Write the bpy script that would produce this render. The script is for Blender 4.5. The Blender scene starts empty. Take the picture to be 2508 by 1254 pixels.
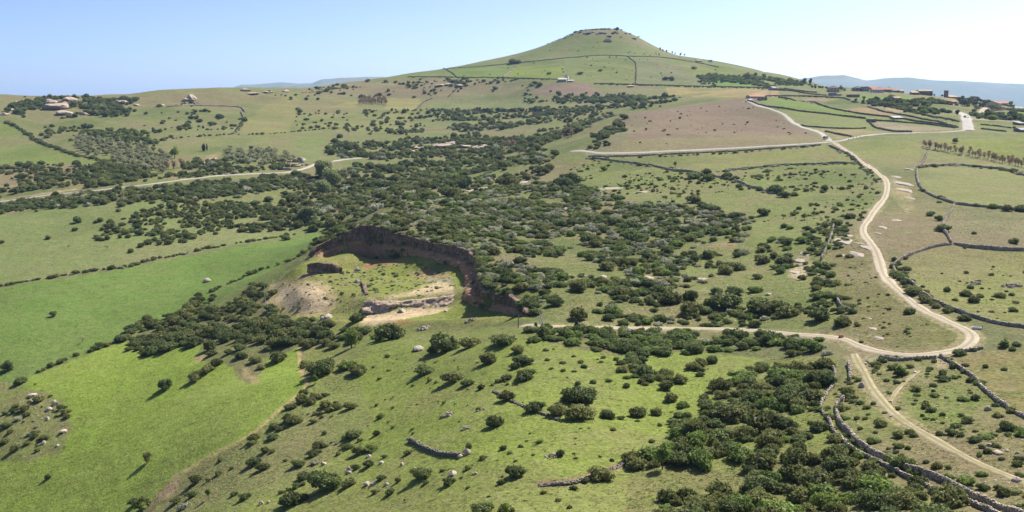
import bpy, math, random
import numpy as np
from mathutils import Vector

random.seed(7)
RNG = np.random.default_rng(7)
scene = bpy.context.scene
COL = scene.collection

# ------------------------------------------------------------------ camera, sky, sun, exposure
F = 2689.0                      # focal length in photograph pixels (photograph 2508 x 1254)
PITCH = math.radians(8.19)
CZ = 120.0                      # camera height above the datum
cam_d = bpy.data.cameras.new("camera")
cam_d.sensor_width = 36.0
cam_d.lens = 36.0 * F / 2508.0
cam_d.clip_start = 1.0
cam_d.clip_end = 120000.0
cam = bpy.data.objects.new("camera", cam_d)
COL.objects.link(cam)
cam.location = (0, 0, CZ)
cam.rotation_euler = (math.pi / 2 - PITCH, 0, 0)
scene.camera = cam

SUN_AZ, SUN_EL = math.radians(42), math.radians(48)     # azimuth to the right of the view axis
world = bpy.data.worlds.new("World")
scene.world = world
world.use_nodes = True
wn = world.node_tree.nodes
wn.clear()
sky = wn.new("ShaderNodeTexSky")
sky.sky_type = 'NISHITA'
sky.sun_disc = False
sky.sun_elevation = SUN_EL
sky.sun_rotation = SUN_AZ
sky.altitude = 300
sky.air_density = 0.3
sky.dust_density = 1.5
sky.ozone_density = 6.0
bg = wn.new("ShaderNodeBackground")
bg.inputs['Strength'].default_value = 0.135
wo = wn.new("ShaderNodeOutputWorld")
world.node_tree.links.new(sky.outputs[0], bg.inputs[0])
world.node_tree.links.new(bg.outputs[0], wo.inputs[0])

sun_d = bpy.data.lights.new("sun", 'SUN')
sun_d.energy = 4.6
sun_d.angle = math.radians(0.53)
sun_d.color = (1.0, 0.95, 0.87)
sun = bpy.data.objects.new("sun", sun_d)
COL.objects.link(sun)
sdir = Vector((math.sin(SUN_AZ) * math.cos(SUN_EL), math.cos(SUN_AZ) * math.cos(SUN_EL), math.sin(SUN_EL)))
sun.rotation_euler = sdir.to_track_quat('Z', 'Y').to_euler()
sun.location = (200, 200, 400)

vs = scene.view_settings
vs.view_transform = 'Standard'
vs.look = 'None'
vs.exposure = 0.85
vs.gamma = 1.0
vs.use_curve_mapping = False
cy = scene.cycles
cy.max_bounces = 5
cy.diffuse_bounces = 3
cy.glossy_bounces = 2
cy.transmission_bounces = 3
cy.transparent_max_bounces = 4
cy.volume_bounces = 1
cy.use_denoising = True

# ------------------------------------------------------------------ small maths
CP, SP = math.cos(PITCH), math.sin(PITCH)
def ray(px, py):
    """pixel of the photograph -> (u, s): the ray runs along x = u*y, z = s*y"""
    px = np.asarray(px, float); py = np.asarray(py, float)
    xv = (px - 1254) / F; yv = (627 - py) / F
    Yc = CP + yv * SP
    return xv / Yc, (yv * CP - SP) / Yc

def hash2(i, j, k):
    h = (i * 374761393 + j * 668265263 + k * 974711) & 0x7fffffff
    h = ((h ^ (h >> 13)) * 1274126177) & 0x7fffffff
    return ((h ^ (h >> 16)) & 0xffff) / 65535.0
def vnoise(x, y, k=0):
    xi = np.floor(x).astype(np.int64); yi = np.floor(y).astype(np.int64)
    fx = x - xi; fy = y - yi
    fx = fx * fx * (3 - 2 * fx); fy = fy * fy * (3 - 2 * fy)
    a = hash2(xi, yi, k); b = hash2(xi + 1, yi, k); c = hash2(xi, yi + 1, k); d = hash2(xi + 1, yi + 1, k)
    return (a + (b - a) * fx) * (1 - fy) + (c + (d - c) * fx) * fy
def fbm(x, y, k=0, n=3):
    v = 0; a = 0.5; t = 0
    for o in range(n):
        v = v + a * vnoise(x * 2 ** o, y * 2 ** o, k + 17 * o); t += a; a *= 0.5
    return v / t

class TPS:
    def __init__(self, pts, lam=0.0):
        P = np.array([(p[0], p[1]) for p in pts]) / 1000.0
        z = np.array([p[2] for p in pts])
        n = len(P)
        K = self.ker(((P[:, None] - P[None]) ** 2).sum(-1)) + lam * np.eye(n)
        A = np.zeros((n + 3, n + 3)); A[:n, :n] = K
        A[:n, n] = 1; A[:n, n + 1:] = P; A[n, :n] = 1; A[n + 1:, :n] = P.T
        b = np.zeros(n + 3); b[:n] = z
        self.w = np.linalg.solve(A, b); self.P = P
    @staticmethod
    def ker(r2):
        return r2 * np.log(r2 + 1e-12)
    def __call__(self, x, y):
        x = np.asarray(x, float) / 1000; y = np.asarray(y, float) / 1000
        sh = x.shape; x = x.ravel(); y = y.ravel(); out = np.empty_like(x)
        n = len(self.P)
        for i in range(0, len(x), 20000):
            xx = x[i:i + 20000, None]; yy = y[i:i + 20000, None]
            r2 = (xx - self.P[None, :, 0]) ** 2 + (yy - self.P[None, :, 1]) ** 2
            out[i:i + 20000] = self.ker(r2) @ self.w[:n] + self.w[n] + self.w[n + 1] * xx[:, 0] + self.w[n + 2] * yy[:, 0]
        return out.reshape(sh)

def inside(poly, x, y):
    """points in polygon, vectorised"""
    x = np.asarray(x, float); y = np.asarray(y, float)
    r = np.zeros(x.shape, bool)
    P = np.asarray(poly, float); n = len(P); j = n - 1
    m = (x >= P[:, 0].min()) & (x <= P[:, 0].max()) & (y >= P[:, 1].min()) & (y <= P[:, 1].max())
    idx = np.nonzero(m.ravel())[0]
    if len(idx) == 0: return r
    xs = x.ravel()[idx]; ys = y.ravel()[idx]; c = np.zeros(len(idx), bool)
    for i in range(n):
        xi, yi = P[i]; xj, yj = P[j]
        if yi != yj:
            c ^= ((yi > ys) != (yj > ys)) & (xs < (xj - xi) * (ys - yi) / (yj - yi) + xi)
        j = i
    r.ravel()[idx] = c
    return r

# ------------------------------------------------------------------ materials
def mat(name):
    m = bpy.data.materials.new(name); m.use_nodes = True
    nt = m.node_tree; nt.nodes.clear()
    out = nt.nodes.new("ShaderNodeOutputMaterial")
    return m, nt, out
def nd(nt, t, **kw):
    n = nt.nodes.new(t)
    for k, v in kw.items():
        if k.startswith('i_'):
            n.inputs[k[2:].replace('_', ' ')].default_value = v
        else: setattr(n, k, v)
    return n
def mth(nt, op, a, b=None, c=None):
    n = nt.nodes.new("ShaderNodeMath"); n.operation = op
    for i, v in enumerate((a, b, c)):
        if v is None: continue
        if hasattr(v, 'links'): nt.links.new(v, n.inputs[i])
        else: n.inputs[i].default_value = v
    return n.outputs[0]
def mixc(nt, f, a, b, mode='MIX'):
    n = nt.nodes.new("ShaderNodeMix"); n.data_type = 'RGBA'; n.blend_type = mode
    for s, v in ((n.inputs[0], f), (n.inputs[6], a), (n.inputs[7], b)):
        if hasattr(v, 'links'): nt.links.new(v, s)
        elif isinstance(v, (int, float)): s.default_value = v
        else: s.default_value = (*v, 1)
    return n.outputs[2]
def noise(nt, scale, detail=3, rough=0.6, vec=None):
    n = nt.nodes.new("ShaderNodeTexNoise"); n.inputs['Scale'].default_value = scale
    n.inputs['Detail'].default_value = detail; n.inputs['Roughness'].default_value = rough
    if vec is not None: nt.links.new(vec, n.inputs['Vector'])
    return n.outputs['Fac']
def sstep(nt, v, lo, hi):
    n = nt.nodes.new("ShaderNodeMapRange"); n.interpolation_type = 'SMOOTHSTEP'
    nt.links.new(v, n.inputs[0]); n.inputs[1].default_value = lo; n.inputs[2].default_value = hi
    return n.outputs[0]
def diffuse(nt, out, colsock, rough=0.9, bump=None, bdist=0.1, bstr=0.6, spec=0.15):
    p = nt.nodes.new("ShaderNodeBsdfPrincipled")
    p.inputs['Roughness'].default_value = rough
    p.inputs['Specular IOR Level'].default_value = spec
    if hasattr(colsock, 'links'): nt.links.new(colsock, p.inputs['Base Color'])
    else: p.inputs['Base Color'].default_value = (*colsock, 1)
    if bump is not None:
        b = nt.nodes.new("ShaderNodeBump"); b.inputs['Distance'].default_value = bdist; b.inputs['Strength'].default_value = bstr
        nt.links.new(bump, b.inputs['Height']); nt.links.new(b.outputs[0], p.inputs['Normal'])
    nt.links.new(p.outputs[0], out.inputs[0])
    return p

def ground_material():
    m, nt, out = mat("grass_ground")
    geo = nd(nt, "ShaderNodeNewGeometry"); P = geo.outputs['Position']
    at = nd(nt, "ShaderNodeAttribute", attribute_name="col")
    c = at.outputs['Color']; a = at.outputs['Alpha']           # alpha: how patchy the ground cover is
    n1 = noise(nt, 0.055, 6, 0.68, P); n2 = noise(nt, 0.3, 4, 0.65, P); n3 = noise(nt, 1.6, 4, 0.7, P)
    mp = nd(nt, "ShaderNodeMapping"); mp.inputs['Rotation'].default_value = (0, 0, 0.5); mp.inputs['Scale'].default_value = (0.25, 1.6, 1)
    nt.links.new(P, mp.inputs['Vector'])
    n4 = noise(nt, 0.35, 3, 0.6, mp.outputs[0])
    dry = mixc(nt, 0.6, c, (0.25, 0.20, 0.105))
    lush = mixc(nt, 0.55, c, (0.07, 0.125, 0.022))
    f1 = mth(nt, 'MULTIPLY', sstep(nt, n1, 0.45, 0.62), mth(nt, 'MINIMUM', mth(nt, 'MULTIPLY', a, 1.3), 1.0))
    c1 = mixc(nt, f1, c, dry)
    f2 = mth(nt, 'MULTIPLY', sstep(nt, mth(nt, 'MULTIPLY_ADD', n4, 0.5, mth(nt, 'MULTIPLY', n2, 0.5)), 0.47, 0.62), mth(nt, 'MULTIPLY_ADD', a, 0.75, 0.1))
    c2 = mixc(nt, f2, c1, lush)
    f3 = mth(nt, 'MULTIPLY', sstep(nt, n2, 0.54, 0.70), mth(nt, 'MULTIPLY', a, 0.5))
    c3 = mixc(nt, f3, c2, (0.30, 0.25, 0.15))
    v = mth(nt, 'MULTIPLY_ADD', mth(nt, 'SUBTRACT', n3, 0.5), mth(nt, 'MULTIPLY_ADD', a, 1.1, 1.3), 1.0)
    v = mth(nt, 'MULTIPLY', v, mth(nt, 'MULTIPLY_ADD', mth(nt, 'SUBTRACT', n2, 0.5), 0.6, 0.80))
    n6 = noise(nt, 0.75, 3, 0.55, P); v = mth(nt, 'MULTIPLY', v, mth(nt, 'MULTIPLY_ADD', sstep(nt, n6, 0.57, 0.68), -0.38, 1.04))  # dark specks: small shadows of grass tufts painted into the ground colour
    n5 = noise(nt, 0.012, 5, 0.6, P)
    v = mth(nt, 'MULTIPLY', v, mth(nt, 'MULTIPLY_ADD', mth(nt, 'SUBTRACT', n5, 0.5), 0.7, 0.97))
    c3 = mixc(nt, mth(nt, 'MULTIPLY', sstep(nt, n5, 0.50, 0.62), mth(nt, 'MULTIPLY', a, 0.75)), c3, (0.185, 0.145, 0.082))
    c3 = mixc(nt, mth(nt, 'MULTIPLY', sstep(nt, n5, 0.48, 0.36), mth(nt, 'MULTIPLY', a, 0.6)), c3, (0.125, 0.165, 0.045))
    vm = nd(nt, "ShaderNodeVectorMath", operation='SCALE'); nt.links.new(c3, vm.inputs[0]); nt.links.new(v, vm.inputs['Scale'])
    h = mth(nt, 'ADD', mth(nt, 'MULTIPLY', n3, 0.5), mth(nt, 'MULTIPLY', n2, 1.0))
    diffuse(nt, out, vm.outputs[0], 0.95, h, 0.6, 0.7, 0.08)
    return m
M_GROUND = ground_material()

def foliage(name, dark, light, rnd=0.35, transl=0.22):
    m, nt, out = mat(name)
    oi = nd(nt, "ShaderNodeObjectInfo")
    at = nd(nt, "ShaderNodeAttribute", attribute_name="tint")
    t = mth(nt, 'ADD', at.outputs['Fac'], mth(nt, 'MULTIPLY_ADD', oi.outputs['Random'], rnd * 2, -rnd))
    c = mixc(nt, t, dark, light)
    n = [x for x in nt.nodes if x.type == 'MIX'][-1]; n.clamp_factor = True
    d = nd(nt, "ShaderNodeBsdfPrincipled"); d.inputs['Roughness'].default_value = 0.65; d.inputs['Specular IOR Level'].default_value = 0.25
    tr = nd(nt, "ShaderNodeBsdfTranslucent")
    nt.links.new(c, d.inputs['Base Color']); nt.links.new(c, tr.inputs['Color'])
    ms = nd(nt, "ShaderNodeMixShader"); ms.inputs[0].default_value = transl
    nt.links.new(d.outputs[0], ms.inputs[1]); nt.links.new(tr.outputs[0], ms.inputs[2]); nt.links.new(ms.outputs[0], out.inputs[0])
    return m
MF = dict(
    dark=foliage("lentisk_leaves", (0.081, 0.110, 0.032), (0.223, 0.267, 0.086), transl=0.42),
    brown=foliage("olive_brown_leaves", (0.106, 0.124, 0.037), (0.287, 0.293, 0.096), transl=0.42),
    green=foliage("spurge_leaves", (0.110, 0.161, 0.036), (0.254, 0.333, 0.076), transl=0.42),
    grey=foliage("silver_leaves", (0.254, 0.259, 0.158), (0.574, 0.571, 0.397), transl=0.25),
    olive=foliage("olive_tree_leaves", (0.221, 0.236, 0.118), (0.431, 0.431, 0.239), transl=0.42),
    poplar=foliage("poplar_leaves", (0.187, 0.221, 0.085), (0.408, 0.431, 0.194), transl=0.42),
    fresh=foliage("fresh_leaves", (0.144, 0.205, 0.036), (0.320, 0.398, 0.085), transl=0.35),
    pine=foliage("conifer_needles", (0.049, 0.067, 0.032), (0.132, 0.151, 0.068)),
    bare=foliage("budding_twigs", (0.242, 0.167, 0.095), (0.463, 0.344, 0.208), transl=0.1),
    tuft=foliage("grass_blades", (0.187, 0.236, 0.059), (0.365, 0.420, 0.126), transl=0.45),
    dryt=foliage("dry_stalks", (0.353, 0.296, 0.140), (0.530, 0.452, 0.243), transl=0.35),
)
def bark():
    m, nt, out = mat("bark"); g = nd(nt, "ShaderNodeNewGeometry")
    n = noise(nt, 6, 3, 0.6, g.outputs['Position'])
    diffuse(nt, out, mixc(nt, n, (0.07, 0.055, 0.04), (0.19, 0.15, 0.115)), 0.9, n, 0.03)
    return m
M_BARK = bark()

def stone_mat(name, a, b, c, s=1.0, spots=True, use_tint=False):
    m, nt, out = mat(name); g = nd(nt, "ShaderNodeNewGeometry"); P = g.outputs['Position']
    n1 = noise(nt, 0.5 * s, 5, 0.65, P); n2 = noise(nt, 3 * s, 4, 0.7, P)
    col = mixc(nt, sstep(nt, n1, 0.35, 0.65), a, b)
    col = mixc(nt, sstep(nt, n2, 0.52, 0.7), col, c)
    isl = mth(nt, 'MULTIPLY_ADD', g.outputs['Random Per Island'], 0.7, 0.62)
    vm = nd(nt, "ShaderNodeVectorMath", operation='SCALE'); nt.links.new(col, vm.inputs[0]); nt.links.new(isl, vm.inputs['Scale'])
    diffuse(nt, out, vm.outputs[0], 0.9, n2, 0.12, 0.6)
    return m
M_STONE = stone_mat("dry_wall_stone", (0.50, 0.43, 0.34), (0.36, 0.31, 0.245), (0.17, 0.15, 0.12), 2)
M_STONE_DARK = stone_mat("lichened_wall_stone", (0.24, 0.215, 0.17), (0.17, 0.155, 0.115), (0.09, 0.088, 0.06), 2)
M_ROCK = stone_mat("pale_limestone", (0.40, 0.335, 0.265), (0.31, 0.26, 0.21), (0.17, 0.145, 0.12), 1)
M_PINK = stone_mat("pinkish_outcrop_rock", (0.47, 0.36, 0.28), (0.35, 0.27, 0.22), (0.17, 0.14, 0.11), 0.6)

def simple(name, a, b=None, s=1.0, rough=0.85, bump=0.05):
    m, nt, out = mat(name); g = nd(nt, "ShaderNodeNewGeometry"); P = g.outputs['Position']
    b = b or tuple(x * 0.75 for x in a)
    n1 = noise(nt, s, 5, 0.7, P)
    diffuse(nt, out, mixc(nt, sstep(nt, n1, 0.35, 0.68), a, b), rough, n1, bump, 0.5)
    return m
M_TRACK = simple("dirt_track_surface", (0.47, 0.39, 0.29), (0.33, 0.28, 0.20), 0.6)
M_TRACK2 = simple("worn_grassy_track", (0.37, 0.31, 0.20), (0.22, 0.20, 0.10), 0.35)
M_ROAD = simple("pale_asphalt", (0.40, 0.375, 0.335), (0.33, 0.31, 0.28), 0.25)
M_WHITE = simple("white_render", (0.78, 0.76, 0.71), (0.66, 0.64, 0.60), 0.6)
M_CREAM = simple("cream_render", (0.66, 0.56, 0.38), (0.56, 0.47, 0.32), 0.6)
M_SALMON = simple("salmon_render", (0.62, 0.47, 0.36), (0.52, 0.39, 0.30), 0.6)
M_GREYW = simple("grey_blockwork", (0.38, 0.38, 0.385), (0.30, 0.30, 0.305), 0.8)
M_TANW = simple("tan_masonry", (0.46, 0.37, 0.27), (0.34, 0.27, 0.20), 0.8)
M_DARKW = simple("dark_basalt_masonry", (0.26, 0.215, 0.17), (0.18, 0.15, 0.12), 0.8)
M_MAUVEW = simple("mauve_render", (0.40, 0.30, 0.27), (0.32, 0.24, 0.22), 0.6)
M_RED = simple("terracotta_tiles", (0.44, 0.215, 0.14), (0.34, 0.17, 0.11), 0.9)
M_BROWNR = simple("brown_tiles", (0.15, 0.095, 0.07), (0.10, 0.065, 0.05), 0.9)
M_TANR = simple("tan_tiles", (0.43, 0.30, 0.19), (0.33, 0.23, 0.15), 0.9)
M_SLAB = simple("flat_concrete_roof", (0.50, 0.47, 0.42), (0.40, 0.375, 0.33), 0.9)
M_GLASS = simple("dark_window_glass", (0.03, 0.035, 0.045), (0.02, 0.025, 0.03), 0.5, 0.15)
M_WOOD = simple("weathered_wood", (0.20, 0.16, 0.12), (0.12, 0.095, 0.07), 3)
M_METAL = simple("galvanised_metal", (0.45, 0.45, 0.44), (0.36, 0.36, 0.35), 3, 0.45)
M_REDP = simple("red_plastic", (0.60, 0.06, 0.03), (0.50, 0.05, 0.03), 3, 0.4)
M_BLACK = simple("dark_car_paint", (0.03, 0.03, 0.035), (0.025, 0.025, 0.03), 1, 0.25)
M_RUBBER = simple("rubber", (0.02, 0.02, 0.02), (0.015, 0.015, 0.015), 3, 0.8)
M_WPLAST = simple("white_enamel", (0.80, 0.80, 0.78), (0.7, 0.7, 0.68), 3, 0.4)

def cliff_mat():
    m, nt, out = mat("quarry_rock"); g = nd(nt, "ShaderNodeNewGeometry"); P = g.outputs['Position']
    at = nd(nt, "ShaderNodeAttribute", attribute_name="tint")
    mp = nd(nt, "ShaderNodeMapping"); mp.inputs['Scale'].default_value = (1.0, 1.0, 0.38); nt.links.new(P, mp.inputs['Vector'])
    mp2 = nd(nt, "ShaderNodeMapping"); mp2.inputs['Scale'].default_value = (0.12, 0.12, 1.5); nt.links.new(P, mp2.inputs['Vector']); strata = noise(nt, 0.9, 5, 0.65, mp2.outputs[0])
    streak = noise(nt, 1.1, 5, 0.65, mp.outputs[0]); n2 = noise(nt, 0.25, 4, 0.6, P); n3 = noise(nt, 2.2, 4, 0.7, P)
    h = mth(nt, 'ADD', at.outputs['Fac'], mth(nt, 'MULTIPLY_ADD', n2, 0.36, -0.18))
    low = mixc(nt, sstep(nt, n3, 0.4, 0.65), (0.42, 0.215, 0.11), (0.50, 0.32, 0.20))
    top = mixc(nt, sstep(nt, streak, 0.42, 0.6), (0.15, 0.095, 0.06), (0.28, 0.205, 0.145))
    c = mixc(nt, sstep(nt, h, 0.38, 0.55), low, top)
    c = mixc(nt, mth(nt, 'MULTIPLY', sstep(nt, streak, 0.58, 0.72), 0.35), c, (0.34, 0.29, 0.235))
    c = mixc(nt, mth(nt, 'MULTIPLY', sstep(nt, strata, 0.54, 0.66), 0.35), c, (0.09, 0.06, 0.042))
    c = mixc(nt, mth(nt, 'MULTIPLY', sstep(nt, strata, 0.46, 0.36), 0.45), c, (0.34, 0.24, 0.16))
    diffuse(nt, out, c, 0.92, mth(nt, 'ADD', mth(nt, 'ADD', streak, n3), strata), 0.6, 0.9)
    return m
M_CLIFF = cliff_mat()
def ledge_mat():
    m, nt, out = mat("pale_quarry_ledge"); g = nd(nt, "ShaderNodeNewGeometry"); P = g.outputs['Position']
    mp = nd(nt, "ShaderNodeMapping"); mp.inputs['Scale'].default_value = (1.6, 1.6, 0.25); nt.links.new(P, mp.inputs['Vector'])
    streak = noise(nt, 1.0, 5, 0.65, mp.outputs[0]); n3 = noise(nt, 1.6, 4, 0.7, P)
    c = mixc(nt, sstep(nt, streak, 0.4, 0.62), (0.58, 0.445, 0.32), (0.33, 0.25, 0.18))
    c = mixc(nt, sstep(nt, n3, 0.55, 0.7), c, (0.40, 0.25, 0.16))
    diffuse(nt, out, c, 0.92, mth(nt, 'ADD', streak, n3), 0.4, 0.8)
    return m
M_LEDGE = ledge_mat()

# ------------------------------------------------------------------ object helpers
def obj(name, mesh, parent=None, loc=(0, 0, 0), rot=(0, 0, 0), scale=(1, 1, 1)):
    o = bpy.data.objects.new(name, mesh); COL.objects.link(o)
    o.location = loc; o.rotation_euler = rot; o.scale = scale
    if parent is not None: o.parent = parent
    return o
def tag(o, label=None, cat=None, group=None, kind=None):
    if label: o['label'] = label
    if cat: o['category'] = cat
    if group: o['group'] = group
    if kind: o['kind'] = kind
    return o
def mesh_np(name, V, Fc, material=None, attrs=None, smooth=False):
    """V (n,3); Fc (m,3) or (m,4) index array"""
    V = np.asarray(V, np.float32); Fc = np.asarray(Fc, np.int32)
    me = bpy.data.meshes.new(name); k = Fc.shape[1]
    me.vertices.add(len(V)); me.vertices.foreach_set('co', V.ravel())
    me.loops.add(Fc.size); me.loops.foreach_set('vertex_index', Fc.ravel())
    me.polygons.add(len(Fc)); me.polygons.foreach_set('loop_start', np.arange(len(Fc), dtype=np.int32) * k)
    me.polygons.foreach_set('loop_total', np.full(len(Fc), k, np.int32))
    if smooth: me.polygons.foreach_set('use_smooth', np.ones(len(Fc), bool))
    for nm, (ty, data) in (attrs or {}).items():
        a = me.attributes.new(nm, ty, 'POINT')
        a.data.foreach_set('color' if ty == 'FLOAT_COLOR' else ('vector' if ty == 'FLOAT_VECTOR' else 'value'), np.asarray(data).ravel())
    me.update(calc_edges=True)
    if material: me.materials.append(material)
    return me
class MB:
    """collects boxes, prisms and tubes into one mesh"""
    def __init__(s): s.v = []; s.f = []
    def box(s, x0, x1, y0, y1, z0, z1, taper=1.0):
        b = len(s.v); cx, cy_ = (x0 + x1) / 2, (y0 + y1) / 2
        for z, t in ((z0, 1.0), (z1, taper)):
            for x, y in ((x0, y0), (x1, y0), (x1, y1), (x0, y1)):
                s.v.append((cx + (x - cx) * t, cy_ + (y - cy_) * t, z))
        s.f += [(b + 3, b + 2, b + 1, b), (b + 4, b + 5, b + 6, b + 7)] + [(b + i, b + (i + 1) % 4, b + 4 + (i + 1) % 4, b + 4 + i) for i in range(4)]
        return s
    def poly(s, pts, faces):
        b = len(s.v); s.v += list(pts); s.f += [tuple(b + i for i in f) for f in faces]; return s
    def tube(s, p0, p1, r0, r1, n=6):
        p0 = Vector(p0); p1 = Vector(p1); d = (p1 - p0).normalized()
        a = d.cross(Vector((0, 0, 1)) if abs(d.z) < 0.9 else Vector((1, 0, 0))).normalized(); c = d.cross(a)
        b = len(s.v)
        for p, r in ((p0, r0), (p1, r1)):
            for i in range(n):
                t = 2 * math.pi * i / n; s.v.append(tuple(p + (a * math.cos(t) + c * math.sin(t)) * r))
        s.f += [(b + i, b + n + i, b + n + (i + 1) % n, b + (i + 1) % n) for i in range(n)]
        s.f += [tuple(b + i for i in range(n)), tuple(b + n + n - 1 - i for i in range(n))]
        return s
    def mesh(s, name, m):
        me = bpy.data.meshes.new(name); me.from_pydata([tuple(v) for v in s.v], [], s.f); me.update(); me.materials.append(m); return me
    def build(s, name, m, parent=None, **k): return obj(name, s.mesh(name, m), parent, **k)

# ------------------------------------------------------------------ terrain: surveyed points -> smooth height field
CTRL = """
-250,236,1300;0,234,1250;200,233,1270;345,230,1250;480,221,1280;560,217,1300;690,221,1330;820,206,1480;930,194,1560;
-250,300,1050;0,300,1050;0,380,880;0,440,740;0,490,640;0,520,590;0,600,490;0,700,410;0,800,355;0,900,315;0,1000,285;0,1100,262;0,1250,236;
-250,600,500;-250,900,330;-250,1250,250;-250,440,750;
300,290,1090;300,350,900;300,420,720;300,470,610;300,520,545;300,600,470;300,700,400;300,800,345;300,900,300;300,1000,268;300,1100,240;300,1250,208;
600,260,1200;600,320,1000;600,380,830;600,430,680;600,480,600;600,540,530;600,600,460;600,680,395;600,760,335;600,850,285;600,950,245;600,1050,215;600,1250,172;
900,235,1330;900,290,1120;900,340,950;900,390,800;900,440,680;900,490,590;
830,570,485;760,590,455;700,610,435;720,640,400;
764,626,362;807,590,368;864,563,370;912,553,372;1003,581,354;1111,604,335;1166,635,315;1168,664,300;1178,707,272;1242,721,266;1297,772,245;
960,500,440;1000,470,540;1100,440,600;1100,520,420;
1250,240,1270;1250,290,1100;1250,330,940;1250,370,800;1250,410,660;1250,440,560;1250,480,480;1250,540,400;1250,600,345;1250,680,290;1300,800,232;1250,830,222;1250,900,200;1250,1000,176;1250,1100,157;1250,1250,135;
900,850,250;900,950,222;900,1100,185;900,1250,155;750,900,258;
650,720,345;700,780,312;850,800,283;1000,800,268;1150,795,258;1225,793,250;1297,785,241;1225,815,236;
1600,210,1290;1600,240,1150;1500,262,1020;1530,282,760;1700,262,820;1830,241,860;1500,330,640;1460,372,590;1600,372,585;1700,320,680;1900,300,740;1850,355,600;2000,345,600;1530,276,980;1430,310,900;
1600,420,520;1600,480,440;1600,560,370;1600,650,305;1600,750,255;1600,810,232;1600,900,200;1600,1000,176;1600,1100,155;1600,1250,131;
2000,900,190;2000,1000,166;2000,1100,146;2000,1250,124;2200,870,190;2200,1000,160;2200,1100,140;2200,1250,117;
2450,800,205;2450,900,178;2450,1000,155;2450,1100,137;2450,1250,115;
2200,780,216;2180,700,245;2120,600,303;2150,540,350;2170,440,455;2100,390,530;
1900,420,500;1900,560,355;1900,650,297;1950,760,238;2400,420,480;2400,520,365;2400,640,283;2400,720,240;2750,720,236;2750,400,500;2750,1100,137;
2400,350,580;2365,318,660;2365,285,760;2300,260,900;2250,230,1120;2050,217,1190;2060,260,930;1950,216,1200;1900,224,1050;2450,264,980;2508,300,850;2508,400,520;2700,300,850;
1250,195,1350;1400,200,1300;1100,190,1450;1700,205,1310;1900,208,1280;
1300,160,1500;1550,140,1500;1490,130,1540;1600,175,1400;1750,175,1430;1490,100,1600;1420,76,1650;1520,74,1650;
1380,92,1660;1300,122,1660;1200,147,1650;1100,166,1630;1000,183,1610;1570,95,1650;1610,120,1640;1680,140,1620;1780,160,1600;1870,180,1560;1990,206,1460
"""
CW = """1480,1720,70;1480,1900,20;1200,1900,0;1700,1900,0;1000,2000,-30;1900,1800,-40;2100,1600,-60;1480,2300,-80;600,1650,-60;0,1600,-60;300,1600,-60;-300,1600,-60;900,1800,-20;
2508,1500,-110;2800,1300,-100;2250,1500,-80;0,2400,-170;700,2400,-160;1250,2600,-170;2508,2400,-230;1254,60,-32;-100,60,-60;2600,60,-30;600,60,-45;1900,60,-30"""
pts = []
for t in CTRL.replace('\n', '').split(';'):
    px, py, d = map(float, t.split(',')); u, s = ray(px, py); pts.append((u * d, d, s * d))
for t in CW.replace('\n', '').split(';'):
    px, d, z = map(float, t.split(',')); u, s = ray(px, 300); pts.append((u * d, d, z + 0.0127 * d))
BASE = TPS(pts, 2e-5)

# distances of the grid rows: about one and a half render pixels apart near by, 4 m far off
ds = [62.0]
while ds[-1] < 2500:
    d = ds[-1]
    st = 3.0 if d < 100 else min(4.2 if d < 1750 else 30.0, 0.00122 * d * d / 55)
    ds.append(d + st)
DS = np.array(ds); ND = len(DS)
NU = 1000
US = np.linspace(-0.585, 0.585, NU)
GX = US[:, None] * DS[None]; GY = np.broadcast_to(DS[None], GX.shape).copy()
# coarse spline evaluation on a sub-grid of columns, linear in between (columns are under 1 m apart)
SUB = np.arange(0, NU, 3); SUB = np.append(SUB, NU - 1) if SUB[-1] != NU - 1 else SUB
Zs = BASE(GX[SUB], GY[SUB])
GZ = np.empty_like(GX)
for k in range(ND): GZ[:, k] = np.interp(US, US[SUB], Zs[:, k])
GZ += (fbm(GX / 45, GY / 45, 3, 2) - 0.5) * 1.6 * np.clip((GY - 100) / 300, 0.3, 1)
GZ += (fbm(GX / 11, GY / 11, 9, 3) - 0.5) * 0.7
GZ += (fbm(GX / 90, GY / 60, 15, 3) - 0.5) * 7.0 * np.clip((GY - 700) / 500, 0, 1) * np.clip((1640 - GY) / 150, 0, 1)

def col_interp(Z, u):
    t = (u - US[0]) / (US[1] - US[0]); i = int(np.clip(math.floor(t), 0, NU - 2)); f = min(max(t - i, 0), 1)
    return Z[i] * (1 - f) + Z[i + 1] * f
def hit(px, py, Z=None, dmin=80):
    """where the ray of a photograph pixel first meets the ground"""
    Z = GZ if Z is None else Z
    u, s = ray(px, py); u = float(u); s = float(s)
    c = col_interp(Z, u) - s * DS
    k0 = np.searchsorted(DS, dmin)
    w = np.nonzero(c[k0:] >= 0)[0]
    if len(w) == 0:
        k = int(np.argmax(col_interp(Z, u)[k0:] / DS[k0:])) + k0; d = DS[k]
    else:
        k = w[0] + k0
        if k == k0: d = DS[k]
        else:
            a, b = c[k - 1], c[k]; d = DS[k - 1] + (DS[k] - DS[k - 1]) * (-a) / (b - a)
    return (u * d, d)
def ground(x, y):
    x = np.asarray(x, float); y = np.asarray(y, float)
    t = np.clip((x / y - US[0]) / (US[1] - US[0]), 0, NU - 1.001); i = t.astype(int); f = t - i
    k = np.clip(np.searchsorted(DS, y) - 1, 0, ND - 2); g = np.clip((y - DS[k]) / (DS[k + 1] - DS[k]), 0, 1)
    return (GZ[i, k] * (1 - f) + GZ[i + 1, k] * f) * (1 - g) + (GZ[i, k + 1] * (1 - f) + GZ[i + 1, k + 1] * f) * g
def P3(px, py, dz=0.0):
    x, y = hit(px, py); return Vector((x, y, float(ground(x, y)) + CZ + dz))
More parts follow.
